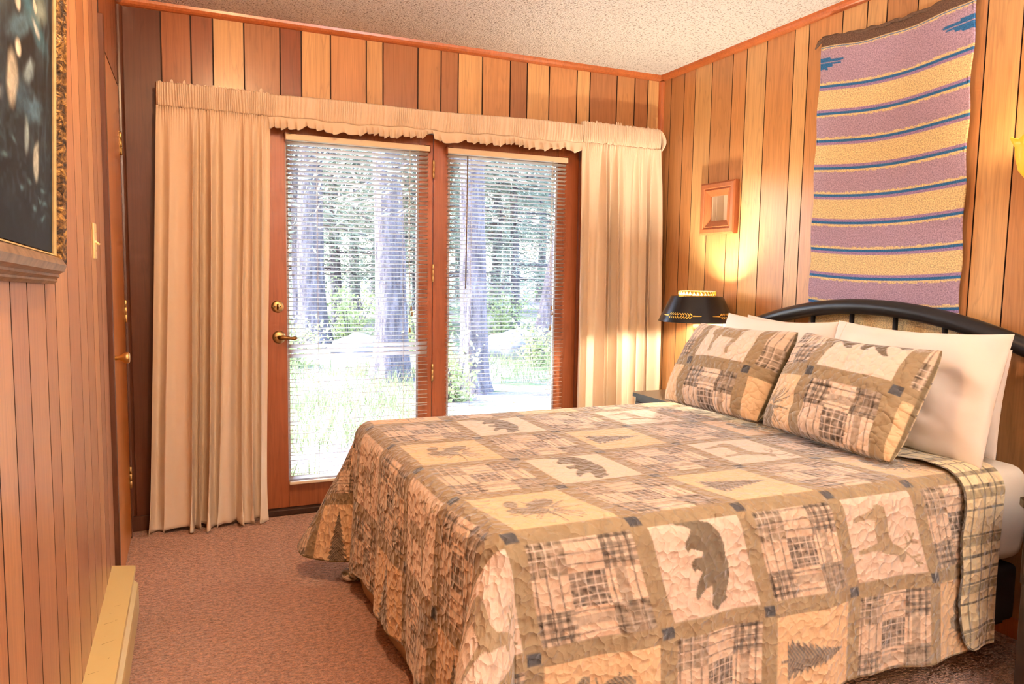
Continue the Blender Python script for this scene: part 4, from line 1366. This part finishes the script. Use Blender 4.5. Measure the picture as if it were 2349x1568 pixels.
# pierced gold rim
bm = bmesh.new()
for z_, h_ in ((zt_ + 0.003, 0.004), (zt_ + 0.024, 0.004)):
    n0 = len(bm.verts)
    b2 = bmesh.new()
    bm_lathe(b2, [(rg_, z_), (rg_ + 0.003, z_), (rg_ + 0.003, z_ + h_), (rg_, z_ + h_)], 48, closed=True)
    mm = bpy.data.meshes.new('tmp')
    b2.to_mesh(mm)
    b2.free()
    bm.from_mesh(mm)
    bpy.data.meshes.remove(mm)
for k in range(30):
    a0 = 2 * PI * k / 30
    pts = [((rg_ + 0.0015) * math.cos(a0 + 0.10 * f), (rg_ + 0.0015) * math.sin(a0 + 0.10 * f), zt_ + 0.006 + 0.019 * f) for f in (0, 0.5, 1)]
    bm_tube(bm, pts, [0.0022, 0.0038, 0.0022], 6)
obj('pierced_rim', me_from_bm('pierced_rim', bm), M['gold'], sh)
# gold leaf band painted on the shade (thin raised leaves)
def on_shade(a, zf, lift=0.0008):
    r_ = rb_ + (rt_ - rb_) * zf + lift
    return Vector((r_ * math.cos(a), r_ * math.sin(a), zb_ + (zt_ - zb_) * zf))
def leaf(bm, a, zf, ln, wd, ang):
    vs_ = []
    for k in range(8):
        q_ = 2 * PI * k / 8
        lx, ly = ln * math.cos(q_), wd * math.sin(q_)
        ra, rz = lx * math.cos(ang) - ly * math.sin(ang), lx * math.sin(ang) + ly * math.cos(ang)
        r_ = rb_ + (rt_ - rb_) * zf
        vs_.append(bm.verts.new(on_shade(a + ra / r_, zf + rz / 0.152)))
    bm.faces.new(vs_)
bm = bmesh.new()
for q_ in range(4):
    ac = 2 * PI * q_ / 4 + math.radians(205)
    for sg in (-1, 1):
        for k in range(5):
            leaf(bm, ac + sg * (0.035 + 0.075 * k), 0.27 + 0.06, 0.011, 0.0032, sg * -0.75 + PI)
            leaf(bm, ac + sg * (0.035 + 0.075 * k), 0.27 - 0.06, 0.011, 0.0032, sg * 0.75)
        for k in range(5):
            leaf(bm, ac + sg * (0.42 + 0.045 * k), 0.27, 0.0062, 0.0042 - 0.0005 * k, 0)
obj('gold_leaf_band', me_from_bm('gold_leaf_band', bm), M['gold'], sh, label='painted gold wheat leaves on the black shade')
t = NT('lit_bulb')
t.set((1, 0.9, 0.75, 1), 0.4)
t.p.inputs['Emission Color'].default_value = (1.0, 0.80, 0.52, 1)
t.p.inputs['Emission Strength'].default_value = 6.0
t.m.cycles.emission_sampling = 'NONE'
bm = bmesh.new()
bmesh.ops.create_uvsphere(bm, u_segments=20, v_segments=12, radius=0.028, matrix=Matrix.Translation((0, 0, 0.437)))
blb = obj('bulb', me_from_bm('bulb', bm), t.m, lamp, smooth=True)
blb.visible_shadow = True
ld = bpy.data.lights.new('lamp_bulb', 'POINT')
ld.energy = 30
ld.color = (1.0, 0.86, 0.64)
ld.shadow_soft_size = 0.03
lo_ = bpy.data.objects.new('lamp_bulb', ld)
link(lo_, lamp)
lo_.location = (0, 0, 0.475)

# ================================================================== LEFT WALL THINGS
# ---- oil painting
pt_ = empty('painting', (L + PT, 1.88, 1.262), label='dark blue oil painting of a glowing cave in a gilt frame', cat='painting')
FW, FH = 0.75, 0.98
def canvas():
    nu, nv = 240, 320
    u = np.linspace(0, 1, nu)[:, None]
    v = np.linspace(0, 1, nv)[None, :]
    U, V = np.broadcast_arrays(u, v)
    # picture coordinates in the photo's pixels: px 0 at 0.57 m from the right, py 622 at the bottom
    X = 140 - (1 - U) * (FW - 0.13) * 232
    X = 140 - ((1 - U) * (FW - 0.13)) * 250
    Y = 622 - V * (FH - 0.13) * 880
    c = np.broadcast_to(lin((9, 11, 16)), U.shape + (3,)).copy()
    X = X + 5 * (vnoise(X / 14 + 20, Y / 26 + 20, 43) - 0.5)
    Y = Y + 10 * (vnoise(X / 7 + 20, Y / 30 + 20, 44) - 0.5)
    n1 = vnoise(X / 9 + 20, Y / 60 + 20, 41)
    n2 = vnoise(X / 5 + 20, Y / 11 + 20, 42)
    c = mixc(c, lin((62, 84, 98)), np.clip(n1 - 0.35, 0, 1) * 0.9 * sstep(560, 300, Y))
    c = mixc(c, lin((48, 70, 78)), np.clip(n2 - 0.45, 0, 1) * 1.3 * sstep(640, 480, Y) * sstep(300, 420, Y))
    def blob(cx_, cy_, rx, ry, ang, col, k=1.0, soft=1.0):
        nonlocal c
        a_ = math.radians(ang)
        dx, dy = X - cx_, Y - cy_
        x_ = dx * math.cos(a_) + dy * math.sin(a_)
        y_ = -dx * math.sin(a_) + dy * math.cos(a_)
        d_ = np.sqrt((x_ / rx) ** 2 + (y_ / ry) ** 2)
        c = mixc(c, lin(col), np.clip((1.35 - d_) * (1.25 / soft), 0, 1) ** 1.5 * k * (0.7 + 0.6 * (n2 - 0.3)))
    c = mixc(c, lin((70, 98, 116)), np.clip(np.sin(X * 0.55 + 3 * n1 + 0.02 * Y), 0, 1) * np.clip(vnoise(X / 20 + 5, Y / 90 + 5, 47) - 0.3, 0, 1) * 0.9 * sstep(520, 380, Y))
    # dark hollow, draperies
    blob(60, 110, 46, 150, 0, (14, 14, 18), 0.95, 1.4)
    for x_, w_, k in ((104, 5, .7), (112, 4, .8), (119, 4, .7), (97, 3, .5), (36, 4, .6), (44, 5, .7), (28, 4, .5)):
        blob(x_, 90, w_, 120, -3, (96, 128, 146), k, 1.5)
    blob(80, 115, 4, 55, -10, (150, 172, 180), .8)
    blob(62, 30, 6, 30, 3, (206, 206, 190), 1, .7)
    blob(8, 90, 18, 130, 6, (120, 138, 142), .8, 1.6)
    blob(8, 290, 7, 150, 4, (206, 186, 150), .9, 1.0)
    blob(30, 260, 26, 130, 14, (84, 108, 120), .7, 1.6)
    blob(50, 185, 18, 40, 25, (104, 126, 130), .9)
    blob(90, 200, 18, 26, 10, (120, 150, 152), .9)
    blob(104, 235, 12, 40, 24, (128, 146, 142), .9)
    blob(70, 215, 16, 22, 0, (20, 22, 28), .95)
    blob(84, 218, 4, 9, 0, (226, 222, 206), 1, .6)
    blob(95, 234, 4, 9, 10, (224, 220, 204), 1, .6)
    blob(92, 262, 36, 22, 35, (58, 110, 130), .85)
    blob(98, 266, 10, 8, 40, (220, 220, 214), .9, 1.2)
    blob(55, 270, 5, 14, 5, (232, 226, 206), 1, .7)
    blob(62, 300, 12, 50, 30, (96, 138, 160), .7)
    blob(56, 340, 5, 13, 4, (234, 228, 206), 1, .7)
    blob(80, 350, 9, 24, 25, (150, 176, 186), .8)
    blob(44, 395, 10, 36, 4, (216, 208, 186), 1, .8)
    blob(70, 400, 26, 30, 40, (62, 96, 116), .6)
    blob(92, 400, 14, 30, 30, (88, 126, 150), .7)
    blob(16, 430, 10, 12, 30, (150, 160, 166), .7)
    blob(73, 455, 6, 26, 2, (150, 170, 172), .95)
    blob(96, 480, 7, 30, 3, (190, 196, 186), 1, .8)
    for x_, y_ in ((48, 478), (78, 522), (104, 540), (62, 535), (112, 520), (118, 545), (30, 510), (20, 470), (114, 568), (90, 560)):
        blob(x_, y_, 6, 5, 10, (106, 146, 158), .7, 1.5)
    # extra formations on the part beyond the view
    for k in range(26):
        blob(-10 - 5.2 * k % 120, 60 + (k * 97) % 520, 5 + k % 5, 18 + (k * 7) % 30, (k * 13) % 30 - 10, ((120, 150, 160), (200, 196, 176), (60, 90, 108))[k % 3], .7, 1.2)
    P = np.stack(np.broadcast_arrays(0.017 + 0 * U, -FW + 0.065 + U * (FW - 0.13), 0.065 + V * (FH - 0.13)), -1)
    return grid_mesh('canvas', P, np.stack([U * 0.6, V * 0.85], -1), c)
obj('canvas', canvas(), M['paint'], pt_)
def frame_bar(name, ax, sgn, prof_, mat):
    bm = bmesh.new()
    A_, B_ = [], []
    hw, hh = FW / 2, FH / 2
    for dd, dp in prof_:
        if ax == 'h':
            A_.append(bm.verts.new((dp, -hw - (hw - dd), hh + sgn * (hh - dd))))
            B_.append(bm.verts.new((dp, -hw + (hw - dd), hh + sgn * (hh - dd))))
        else:
            A_.append(bm.verts.new((dp, -hw + sgn * (hw - dd), hh - (hh - dd))))
            B_.append(bm.verts.new((dp, -hw + sgn * (hw - dd), hh + (hh - dd))))
    n = len(prof_)
    for i in range(n):
        bm.faces.new((A_[i], A_[(i + 1) % n], B_[(i + 1) % n], B_[i]))
    bm.faces.new(A_)
    bm.faces.new(B_[::-1])
    bmesh.ops.recalc_face_normals(bm, faces=bm.faces)
    return obj(name, me_from_bm(name, bm), mat, pt_)
FPROF = [(0.0, 0.002), (0.0, 0.012), (0.006, 0.018), (0.010, 0.016), (0.016, 0.024), (0.021, 0.022), (0.027, 0.034), (0.040, 0.040), (0.052, 0.034), (0.058, 0.022), (0.058, 0.004), (0.02, 0.002)]
LIPP = [(0.0585, 0.004), (0.0585, 0.0235), (0.0592, 0.024), (0.0605, 0.022), (0.0625, 0.0195), (0.0625, 0.004)]
for ax in 'hv':
    for sg in (-1, 1):
        fb_ = frame_bar('frame_rail', ax, sg, FPROF, M['silverrail'] if ax == 'h' else M['gilt'])
        lp_ = frame_bar('gold_lip', ax, sg, LIPP, M['giltlip'])
pt_.rotation_euler = (math.radians(-1.7), math.radians(1.6), 0)

# ---- light switch
sw_ = empty('light_switch', (L + PT, 2.765, 1.385), label='cream toggle light switch beside the closet door', cat='light switch')
box('plate', (0, -0.035, -0.057), (0.006, 0.035, 0.057), M['ivory'], sw_, bev=0.002, seg=2)
bm = bmesh.new()
bm_tube(bm, [(0.004, 0, -0.002), (0.017, 0, -0.012)], [0.005, 0.0035], 8)
bmesh.ops.recalc_face_normals(bm, faces=bm.faces)
obj('toggle', me_from_bm('toggle', bm), M['ivory'], sw_)
for z in (-0.03, 0.03):
    lathe('screw', [(0.0, 0.0075), (0.003, 0.007), (0.0032, 0.005), (0.0, 0.005)], M['brass'], sw_, 10, Matrix.Translation((0, 0, z)) @ Matrix.Rotation(PI / 2, 4, 'Y'))

# ---- baseboard heater
HY0, HY1 = 0.9, 3.012
ht = empty('baseboard_heater', (L + PT, HY1, 0), label='long cream metal baseboard heater along the left wall', cat='heater')
hl_ = HY0 - HY1
prism('top_plate', [(0.0, 0.203), (0.0, 0.207), (0.076, 0.197), (0.078, 0.185), (0.0755, 0.185), (0.074, 0.193)], 'y', hl_, 0.0, M['cream'], ht)
prism('front_panel', [(0.060, 0.186), (0.063, 0.186), (0.071, 0.165), (0.086, 0.150), (0.088, 0.135), (0.088, 0.045), (0.078, 0.030), (0.072, 0.030), (0.083, 0.048), (0.083, 0.13), (0.081, 0.147), (0.066, 0.162)], 'y', hl_, -0.055, M['cream'], ht)
prism('end_cap', [(0.0, 0.006), (0.0, 0.202), (0.06, 0.194), (0.060, 0.170), (0.068, 0.150), (0.068, 0.03), (0.05, 0.006)], 'y', -0.052, -0.004, M['cream'], ht)
prism('back_panel', [(0.0, 0.01), (0.0, 0.202), (0.008, 0.200), (0.008, 0.01)], 'y', hl_, -0.053, M['cream'], ht)
box('element', (0.02, hl_ + 0.05, 0.06), (0.06, -0.08, 0.10), M['slat'], ht)
scr = mat_plain('scratch', srgb(120, 90, 40), 0.6)
bm = bmesh.new()
def top_z(x):
    return 0.207 - 0.010 * x / 0.076 + 0.0006
for k, (x_, y_, ln, an) in enumerate(((0.045, -0.36, 0.02, 0.5), (0.03, -0.49, 0.03, 0.6), (0.042, -0.62, 0.045, 0.7), (0.02, -0.80, 0.03, 0.6), (0.05, -0.47, 0.008, 0.2), (0.028, -0.58, 0.006, 0), (0.05, -0.72, 0.007, 1), (0.03, -0.42, 0.006, 0.3))):
    dx_, dy_ = ln / 2 * math.cos(an), ln / 2 * math.sin(an)
    w_ = 0.0009
    vs_ = [bm.verts.new((x_ + a_ * dx_ - b_ * w_ * math.sin(an), y_ + a_ * dy_ + b_ * w_ * math.cos(an), top_z(x_ + a_ * dx_))) for a_, b_ in ((-1, -1), (1, -0.3), (1, 0.3), (-1, 1))]
    bm.faces.new(vs_)
obj('scratch_marks', me_from_bm('scratch_marks', bm), scr, ht)

# ================================================================== ADDED FILL LAMPS, OUT OF VIEW
def lit_glass(name):
    """pale clear glass that glows a little and lets its bulb shine through"""
    t = NT(name)
    tp = t.add('ShaderNodeBsdfTransparent')
    em = t.add('ShaderNodeEmission')
    em.inputs['Color'].default_value = (1.0, 0.62, 0.32, 1)
    em.inputs['Strength'].default_value = 0.5
    ad = t.add('ShaderNodeAddShader')
    t.l.new(tp.outputs[0], ad.inputs[0])
    t.l.new(em.outputs[0], ad.inputs[1])
    t.l.new(ad.outputs[0], t.out.inputs[0])
    t.m.cycles.emission_sampling = 'NONE'
    return t.m
def bulb(name, parent, loc, watts, size):
    d = bpy.data.lights.new(name, 'POINT')
    d.energy = watts
    d.color = (1.0, 0.60, 0.30)
    d.shadow_soft_size = size
    o = bpy.data.objects.new(name, d)
    link(o, parent)
    o.location = loc
cl_ = empty('fill_ceiling_light', (0.30, 2.05, H), label='unseen round glass ceiling light added to warm the left side', cat='ceiling light')
lathe('canopy', [(0.0, 0.0), (0.13, 0.0), (0.135, -0.012), (0.13, -0.022), (0.0, -0.022)], M['brass'], cl_, 32)
lathe('glass_bowl', [(0.125, -0.022), (0.12, -0.05), (0.10, -0.08), (0.06, -0.10), (0.0, -0.108)], lit_glass('clear_bowl_glass'), cl_, 16)
bulb('ceiling_fill_bulb', cl_, (0, 0, -0.062), 36, 0.03)  # unseen fixture added to warm the left curtain, closet door and carpet
fl_ = empty('fill_floor_lamp', (0.55, -1.15, 0), label='brass globe floor lamp added behind the viewer as warm fill', cat='floor lamp')
lathe('base', [(0.0, 0.0), (0.14, 0.0), (0.14, 0.012), (0.05, 0.03), (0.012, 0.045), (0.0, 0.046)], M['brass'], fl_, 32)
tube('pole', [(0, 0, 0.03), (0, 0, 1.42)], 0.011, M['brass'], fl_, 12)
lathe('cup', [(0.0, 1.40), (0.03, 1.40), (0.05, 1.44), (0.048, 1.445), (0.0, 1.445)], M['brass'], fl_, 24)
bm = bmesh.new()
bmesh.ops.create_uvsphere(bm, u_segments=14, v_segments=8, radius=0.13, matrix=Matrix.Translation((0, 0, 1.57)))
obj('globe', me_from_bm('globe', bm), lit_glass('clear_globe_glass'), fl_, smooth=True)
bulb('globe_fill_bulb', fl_, (0, 0, 1.57), 11.4, 0.09)  # added warm fill for surfaces facing the camera
up_ = empty('fill_uplighter', (1.75, -1.0, 0), label='tall cool-white uplighter lamp added out of view to brighten the ceiling', cat='floor lamp')
lathe('base', [(0.0, 0.0), (0.13, 0.0), (0.13, 0.015), (0.03, 0.025), (0.012, 0.04), (0.0, 0.041)], M['black'], up_, 32)
tube('pole', [(0, 0, 0.03), (0, 0, 1.66)], 0.012, M['black'], up_, 12)
lathe('bowl', [(0.0, 1.64), (0.03, 1.645), (0.10, 1.68), (0.16, 1.74), (0.165, 1.745), (0.158, 1.748), (0.10, 1.70), (0.0, 1.665)], M['slat'], up_, 40)
ld = bpy.data.lights.new('uplight_fill_bulb', 'AREA')  # added cool fill thrown upward to whiten the ceiling and quilt top
ld.shape = 'DISK'
ld.size = 0.2
ld.energy = 165
ld.color = (0.90, 0.95, 1.0)
lo_ = bpy.data.objects.new('uplight_fill_bulb', ld)
link(lo_, up_)
lo_.location = (0, 0, 1.735)
lo_.rotation_euler = (PI, 0, 0)

# ================================================================== OUTSIDE
def ground_z(x, y):
    yy = np.maximum(y - 4.2, 0)
    return -0.12 + 0.004 * yy + 0.012 * np.maximum(yy - 5, 0) ** 1.25 * 0.9 + 0.10 * (vnoise(np.asarray(x) * 0.45 + 30, np.asarray(y) * 0.45 + 30, 51) - 0.5) * np.clip(yy / 3, 0, 1)
nu, nv = 150, 130
gx = np.linspace(-16, 30, nu)[:, None]
gy = (4.16 + 46 * np.linspace(0, 1, nv) ** 1.6)[None, :]
GX, GY = np.broadcast_arrays(gx, gy)
t = NT('forest_floor')
v = t.coord('Object')
n1 = t.noise(v, 1.1, 4, 0.6)
n2 = t.noise(v, 22, 3, 0.7)
c = t.ramp(n1, [(0.36, srgb(96, 92, 96)), (0.48, srgb(116, 110, 106)), (0.58, srgb(80, 96, 66)), (0.72, srgb(100, 114, 76))])
c = t.mix(1.0, c, t.ramp(n2, [(0.3, (0.75, 0.75, 0.75)), (0.7, (1.2, 1.2, 1.2))]), 'MULTIPLY')
t.set(c, 0.95, spec=0.05)
t.bump(n2, 0.6, 0.03)
obj('ground', grid_mesh('ground', np.stack([GX, GY, ground_z(GX, GY)], -1), np.stack([GX, GY], -1)), t.m, kind='structure', label='grassy forest floor beyond the doors')
# pale path on the right
pth = np.zeros((30, 8, 3))
for i, f in enumerate(np.linspace(0, 1, 30)):
    for j, g in enumerate(np.linspace(-1, 1, 8)):
        px_, py_ = 2.2 + 7.5 * f + 0.4 * math.sin(f * 5), 6.0 + 3.2 * f + g * (0.75 + 0.35 * f)
        pth[i, j] = (px_, py_, float(ground_z(px_, py_)) + 0.03 * (1 - g * g) + 0.012)
obj('path', grid_mesh('path', pth, np.zeros((30, 8, 2)), flip=True), mat_plain('pale_gravel', srgb(206, 200, 192), 0.95, bump=0.4, bscale=30, var=0.12), kind='structure', label='pale gravel path curving past the right door')
# unseen eave added over the doors to keep direct sun off the glass
box('sun_block_eave', (L - 0.6, D + 0.15, H - 0.06), (R + 0.6, D + 1.5, H + 0.10), M['siding'], kind='structure', label='unseen wooden eave added to block sun from the glazed doors')

t = NT('bark')
v = t.coord('Object')
n1 = t.noise(t.mapping(v, (9, 9, 1.6)), 2.0, 4, 0.65)
c = t.ramp(n1, [(0.3, srgb(60, 56, 60)), (0.6, srgb(102, 96, 100)), (0.8, srgb(138, 132, 134))])
t.set(c, 0.95, spec=0.05)
t.bump(n1, 1.0, 0.05)
M['bark'] = t.m
def leafmat(name, a, b):
    t = NT(name)
    oi = t.add('ShaderNodeObjectInfo')
    n = t.noise(t.coord('Object'), 3.0, 2)
    c = t.mix(n, a, b)
    t.set(c, 0.8, spec=0.2)
    tr_n = t.add('ShaderNodeBsdfTranslucent')
    t.l.new(c, tr_n.inputs['Color'])
    ms_ = t.add('ShaderNodeMixShader')
    ms_.inputs[0].default_value = 0.4
    t.l.new(t.p.outputs[0], ms_.inputs[1])
    t.l.new(tr_n.outputs[0], ms_.inputs[2])
    t.l.new(ms_.outputs[0], t.out.inputs[0])
    return t.m
M['needle'] = leafmat('conifer_needles', srgb(96, 108, 96), srgb(146, 154, 136))
M['shrub'] = leafmat('shrub_leaves', srgb(118, 134, 84), srgb(166, 172, 122))
M['grass'] = leafmat('grass_blades', srgb(88, 108, 66), srgb(134, 134, 102))

def trunk_mesh(name, r0, h, lean, seed):
    r = np.random.default_rng(seed)
    na, nz_ = 28, 40
    a = np.linspace(0, 2 * PI, na + 1)[:-1, None]
    z = (np.linspace(0, 1, nz_) ** 1.3)[None, :] * h
    flare = 1 + 0.75 * np.exp(-z / (r0 * 1.3)) * (1 + 0.35 * np.sin(4 * a + r.random() * 6))
    taper = 1 - 0.75 * z / h
    rad = r0 * flare * taper * (1 + 0.06 * np.sin(9 * a + 3 * np.sin(z * 2)) + 0.05 * (vnoise(a * 4 + 10, z * 3 + 10, seed) - 0.5))
    x = rad * np.cos(a) + lean[0] * z + 0.05 * np.sin(z * 0.8 + seed)
    y = rad * np.sin(a) + lean[1] * z
    return grid_mesh(name, np.stack(np.broadcast_arrays(x, y, z - 0.15), -1), np.zeros((na, nz_, 2)), closed_u=True)
def quads_mesh(name, C, A, B):
    """n quads from centre, half-axis arrays"""
    n = len(C)
    V_ = np.stack([C - A - B * 0.2, C - B * 0.0 + A * 0.0 - B, C + A, C + B], 1).reshape(-1, 3)
    me = bpy.data.meshes.new(name)
    me.vertices.add(4 * n)
    me.vertices.foreach_set('co', V_.reshape(-1).astype(np.float32))
    me.loops.add(4 * n)
    me.loops.foreach_set('vertex_index', np.arange(4 * n, dtype=np.int32))
    me.polygons.add(n)
    me.polygons.foreach_set('loop_start', np.arange(0, 4 * n, 4, dtype=np.int32))
    me.update(calc_edges=True)
    return me
def conifer_meshes(seed, h, rmax, zlow, nb, per):
    """boughs (tubes joined) and needle sprays for one tree"""
    r = np.random.default_rng(seed)
    bm = bmesh.new()
    Cs, As, Bs = [], [], []
    for k in range(nb):
        f = r.random() ** 0.8
        z0 = zlow + (h - zlow) * f
        ln = rmax * (1.05 - f) * r.uniform(0.6, 1.1)
        an = r.uniform(0, 2 * PI)
        dr_ = r.uniform(0.15, 0.45)
        dirv = np.array([math.cos(an), math.sin(an), 0])
        pts = [dirv * ln * q_ + np.array([0, 0, z0 + 0.1 * ln * q_ - dr_ * ln * q_ * q_]) for q_ in (0, 0.35, 0.7, 1.0)]
        bm_tube(bm, [tuple(p) for p in pts], [0.03, 0.02, 0.012, 0.005], 4, False)
        q_ = r.random(per) ** 0.7
        base = dirv[None] * (ln * q_)[:, None]
        base[:, 2] = z0 + 0.1 * ln * q_ - dr_ * ln * q_ ** 2
        side = r.normal(0, 0.16 * ln, (per, 3)) * np.array([1, 1, 0.35])
        side[:, 2] -= np.abs(r.normal(0, 0.10, per))
        Cs.append(base + side)
        dd = np.stack([dirv[0] + r.normal(0, .7, per), dirv[1] + r.normal(0, .7, per), r.normal(-.5, .4, per)], -1)
        dd /= np.linalg.norm(dd, axis=1, keepdims=True)
        sz = r.uniform(0.04, 0.11, per)[:, None]
        As.append(dd * sz)
        pp = np.cross(dd, r.normal(0, 1, (per, 3)))
        pp /= np.linalg.norm(pp, axis=1, keepdims=True)
        Bs.append(pp * sz * 0.15)
    return me_from_bm('boughs', bm), quads_mesh('needles', np.concatenate(Cs), np.concatenate(As), np.concatenate(Bs))
kinds = [conifer_meshes(100 + q_, 11.0, 2.6, 0.9, 120, 210) for q_ in range(3)]
high = [conifer_meshes(120 + q_, 12.0, 2.6, 2.6, 70, 170) for q_ in range(2)]
def tree(x, y, r0, h, lean, seed, label, pair, rotz=0.0, sc_=1.0):
    z = float(ground_z(x, y))
    e = empty('conifer_tree', (x, y, z), label=label, cat='tree', group='conifers outside the doors')
    obj('trunk', trunk_mesh('trunk', r0, h, lean, seed), M['bark'], e)
    if pair is not None:
        o1 = obj('boughs', pair[0], M['bark'], e, rot=(0, 0, rotz))
        o1.scale = (sc_,) * 3
        o2 = obj('needles', pair[1], M['needle'], e, rot=(0, 0, rotz), kind='stuff')
        o2.scale = (sc_,) * 3
    return e
def at(u_, v_, y):
    """world x for a photo column at room depth y (used only to lay out trees)"""
    dx_ = (u_ - 1174.5) / FPX
    dv = -(v_ - 784) / FPX
    dd = fw + rt * dx_ + up * dv
    return dd.x / dd.y * y
tree(at(890, 800, 9.6), 9.6, 0.21, 13, (-0.004, 0.0), 1, 'large conifer trunk framed in the middle of the left door', high[0], 0.3)
tree(at(1080, 850, 8.2), 8.2, 0.165, 12, (0.012, 0.0), 2, 'tall conifer trunk behind the tilt wand of the right door', high[1], 1.4)
tree(at(720, 700, 13.2), 13.2, 0.24, 13, (0.0, 0.01), 3, 'thick conifer trunk seen at the left of the left door', high[0], 2.2)
tree(at(1252, 760, 11.5), 11.5, 0.22, 12, (0.16, 0.0), 4, 'leaning conifer trunk at the right edge of the right door', high[1], 3.6)
tree(at(697, 700, 15.0), 15.0, 0.15, 12, (-0.05, 0.0), 5, 'slim conifer trunk standing just behind the thick left trunk', high[1], 4.9)
bgt = [(640, 19), (770, 17.5), (815, 22), (960, 18), (1010, 15.5), (1135, 21), (1180, 15), (1330, 19), (560, 16), (1420, 16), (860, 27), (1240, 25), (700, 25), (1050, 26), (480, 20), (1520, 21), (925, 23), (1160, 29)]
words = ['behind the thick left trunk', 'between the two left trunks', 'farther back between the left trunks', 'right of the middle trunk', 'behind the door meeting stiles', 'right of the wand trunk', 'near the centre of the right door', 'beyond the right curtain', 'hidden toward the left curtain', 'far right of the path', 'deep behind the middle trunk', 'deep behind the path', 'deep at the left of the view', 'deep behind the wand trunk', 'far left of the doors', 'far right beyond the corner', 'half hidden by the middle trunk', 'deepest in the right door view']
for q_, ((u_, y), wd) in enumerate(zip(bgt, words)):
    tree(at(u_, 600, y), y, 0.10 + 0.03 * (q_ % 3), 11, (0.01 * (q_ % 3 - 1), 0), 20 + q_, 'bushy conifer standing ' + wd, kinds[q_ % 3], q_ * 1.1, 0.9 + 0.15 * (q_ % 3))
# shrubs and grass
def shrub(x, y, rr_, h, seed, label, n=900):
    r = np.random.default_rng(seed)
    z = float(ground_z(x, y))
    e = empty('shrub', (x, y, z), label=label, cat='shrub', group='shrubs outside the doors')
    bm = bmesh.new()
    Cs = []
    for k in range(16):
        an = r.uniform(0, 2 * PI)
        q_ = r.uniform(0.3, 1) * rr_
        p1 = (q_ * math.cos(an), q_ * math.sin(an), h * r.uniform(0.6, 1.0))
        bm_tube(bm, [(0.05 * math.cos(an), 0.05 * math.sin(an), -0.05), (p1[0] * 0.5, p1[1] * 0.5, p1[2] * 0.65), p1], [0.008, 0.006, 0.002], 4, False)
        m_ = n // 16
        w_ = r.random(m_)[:, None]
        Cs.append(np.array(p1)[None] * w_ + r.normal(0, 0.10, (m_, 3)))
    C = np.concatenate(Cs)
    C[:, 2] = np.maximum(C[:, 2], 0.02)
    dd = r.normal(0, 1, C.shape)
    dd /= np.linalg.norm(dd, axis=1, keepdims=True)
    pp = np.cross(dd, r.normal(0, 1, C.shape))
    pp /= np.linalg.norm(pp, axis=1, keepdims=True)
    sz = r.uniform(0.02, 0.05, len(C))[:, None]
    obj('stems', me_from_bm('stems', bm), M['bark'], e)
    obj('leaves', quads_mesh('leaves', C, dd * sz, pp * sz * 0.5), M['shrub'], e, kind='stuff')
shrub(at(1045, 850, 7.6), 7.6, 0.5, 0.75, 61, 'twiggy shrub at the foot of the wand trunk')
shrub(at(1230, 820, 10.2), 10.2, 0.6, 0.6, 62, 'low shrub beside the gravel path')
shrub(at(800, 700, 13.5), 13.5, 0.9, 1.2, 63, 'leafy shrub between the two left trunks', 1400)
shrub(at(960, 760, 12.0), 12.0, 0.7, 0.9, 64, 'leafy shrub right of the middle trunk', 1200)
shrub(at(1150, 700, 14.5), 14.5, 1.0, 1.1, 65, 'broad shrub in the middle of the right door', 1500)
shrub(at(665, 760, 11.0), 11.0, 0.6, 0.8, 66, 'small shrub at the left edge of the left door')
def rock(x, y, sx, sy, sz, seed, label):
    r = np.random.default_rng(seed)
    bm = bmesh.new()
    bmesh.ops.create_icosphere(bm, subdivisions=3, radius=1.0)
    for v_ in bm.verts:
        k = 1 + 0.22 * math.sin(3 * v_.co.x + seed) * math.cos(4 * v_.co.y + seed * 2) + 0.08 * math.sin(9 * v_.co.z + 5 * v_.co.x)
        v_.co = Vector((v_.co.x * sx * k, v_.co.y * sy * k, v_.co.z * sz * k))
    obj('boulder', me_from_bm('boulder', bm), M['rock'], loc=(x, y, float(ground_z(x, y)) + sz * 0.35), smooth=True, label=label, cat='rock')
M['rock'] = mat_plain('granite', srgb(104, 102, 108), 0.9, bump=0.6, bscale=9, var=0.25)
rock(at(1180, 750, 11.2), 11.2, 0.45, 0.4, 0.32, 1, 'grey boulder beside the path under the leaning trunk')
rock(at(830, 740, 12.4), 12.4, 0.5, 0.4, 0.22, 2, 'low grey boulder left of the middle trunk')
r = np.random.default_rng(91)
n = 26000
gy_ = 4.5 + 12 * r.random(n) ** 1.5
gx_ = -1 + (gy_ * 0.75 + 2.0) * r.random(n)
dens = vnoise(gx_ * 1.1 + 30, gy_ * 1.1 + 30, 71)
keep = (dens > 0.42) & ~((np.abs(gy_ - (6.0 + 3.2 * (gx_ - 2.2) / 7.5)) < 1.0) & (gx_ > 2.2))
gx_, gy_ = gx_[keep], gy_[keep]
C = np.stack([gx_, gy_, ground_z(gx_, gy_)], -1)
hh = r.uniform(0.03, 0.14, len(C)) * (0.6 + vnoise(gx_ * 2 + 9, gy_ * 2 + 9, 72))
dd = np.stack([r.normal(0, 0.35, len(C)), r.normal(0, 0.35, len(C)), np.ones(len(C))], -1) * hh[:, None]
an = r.uniform(0, PI, len(C))
pp = np.stack([np.cos(an), np.sin(an), 0 * an], -1) * 0.006
obj('grass', quads_mesh('grass', C + dd * 0.8, dd, pp), M['grass'], label='tufts of pale green grass growing outside the doors', cat='grass', kind='stuff')
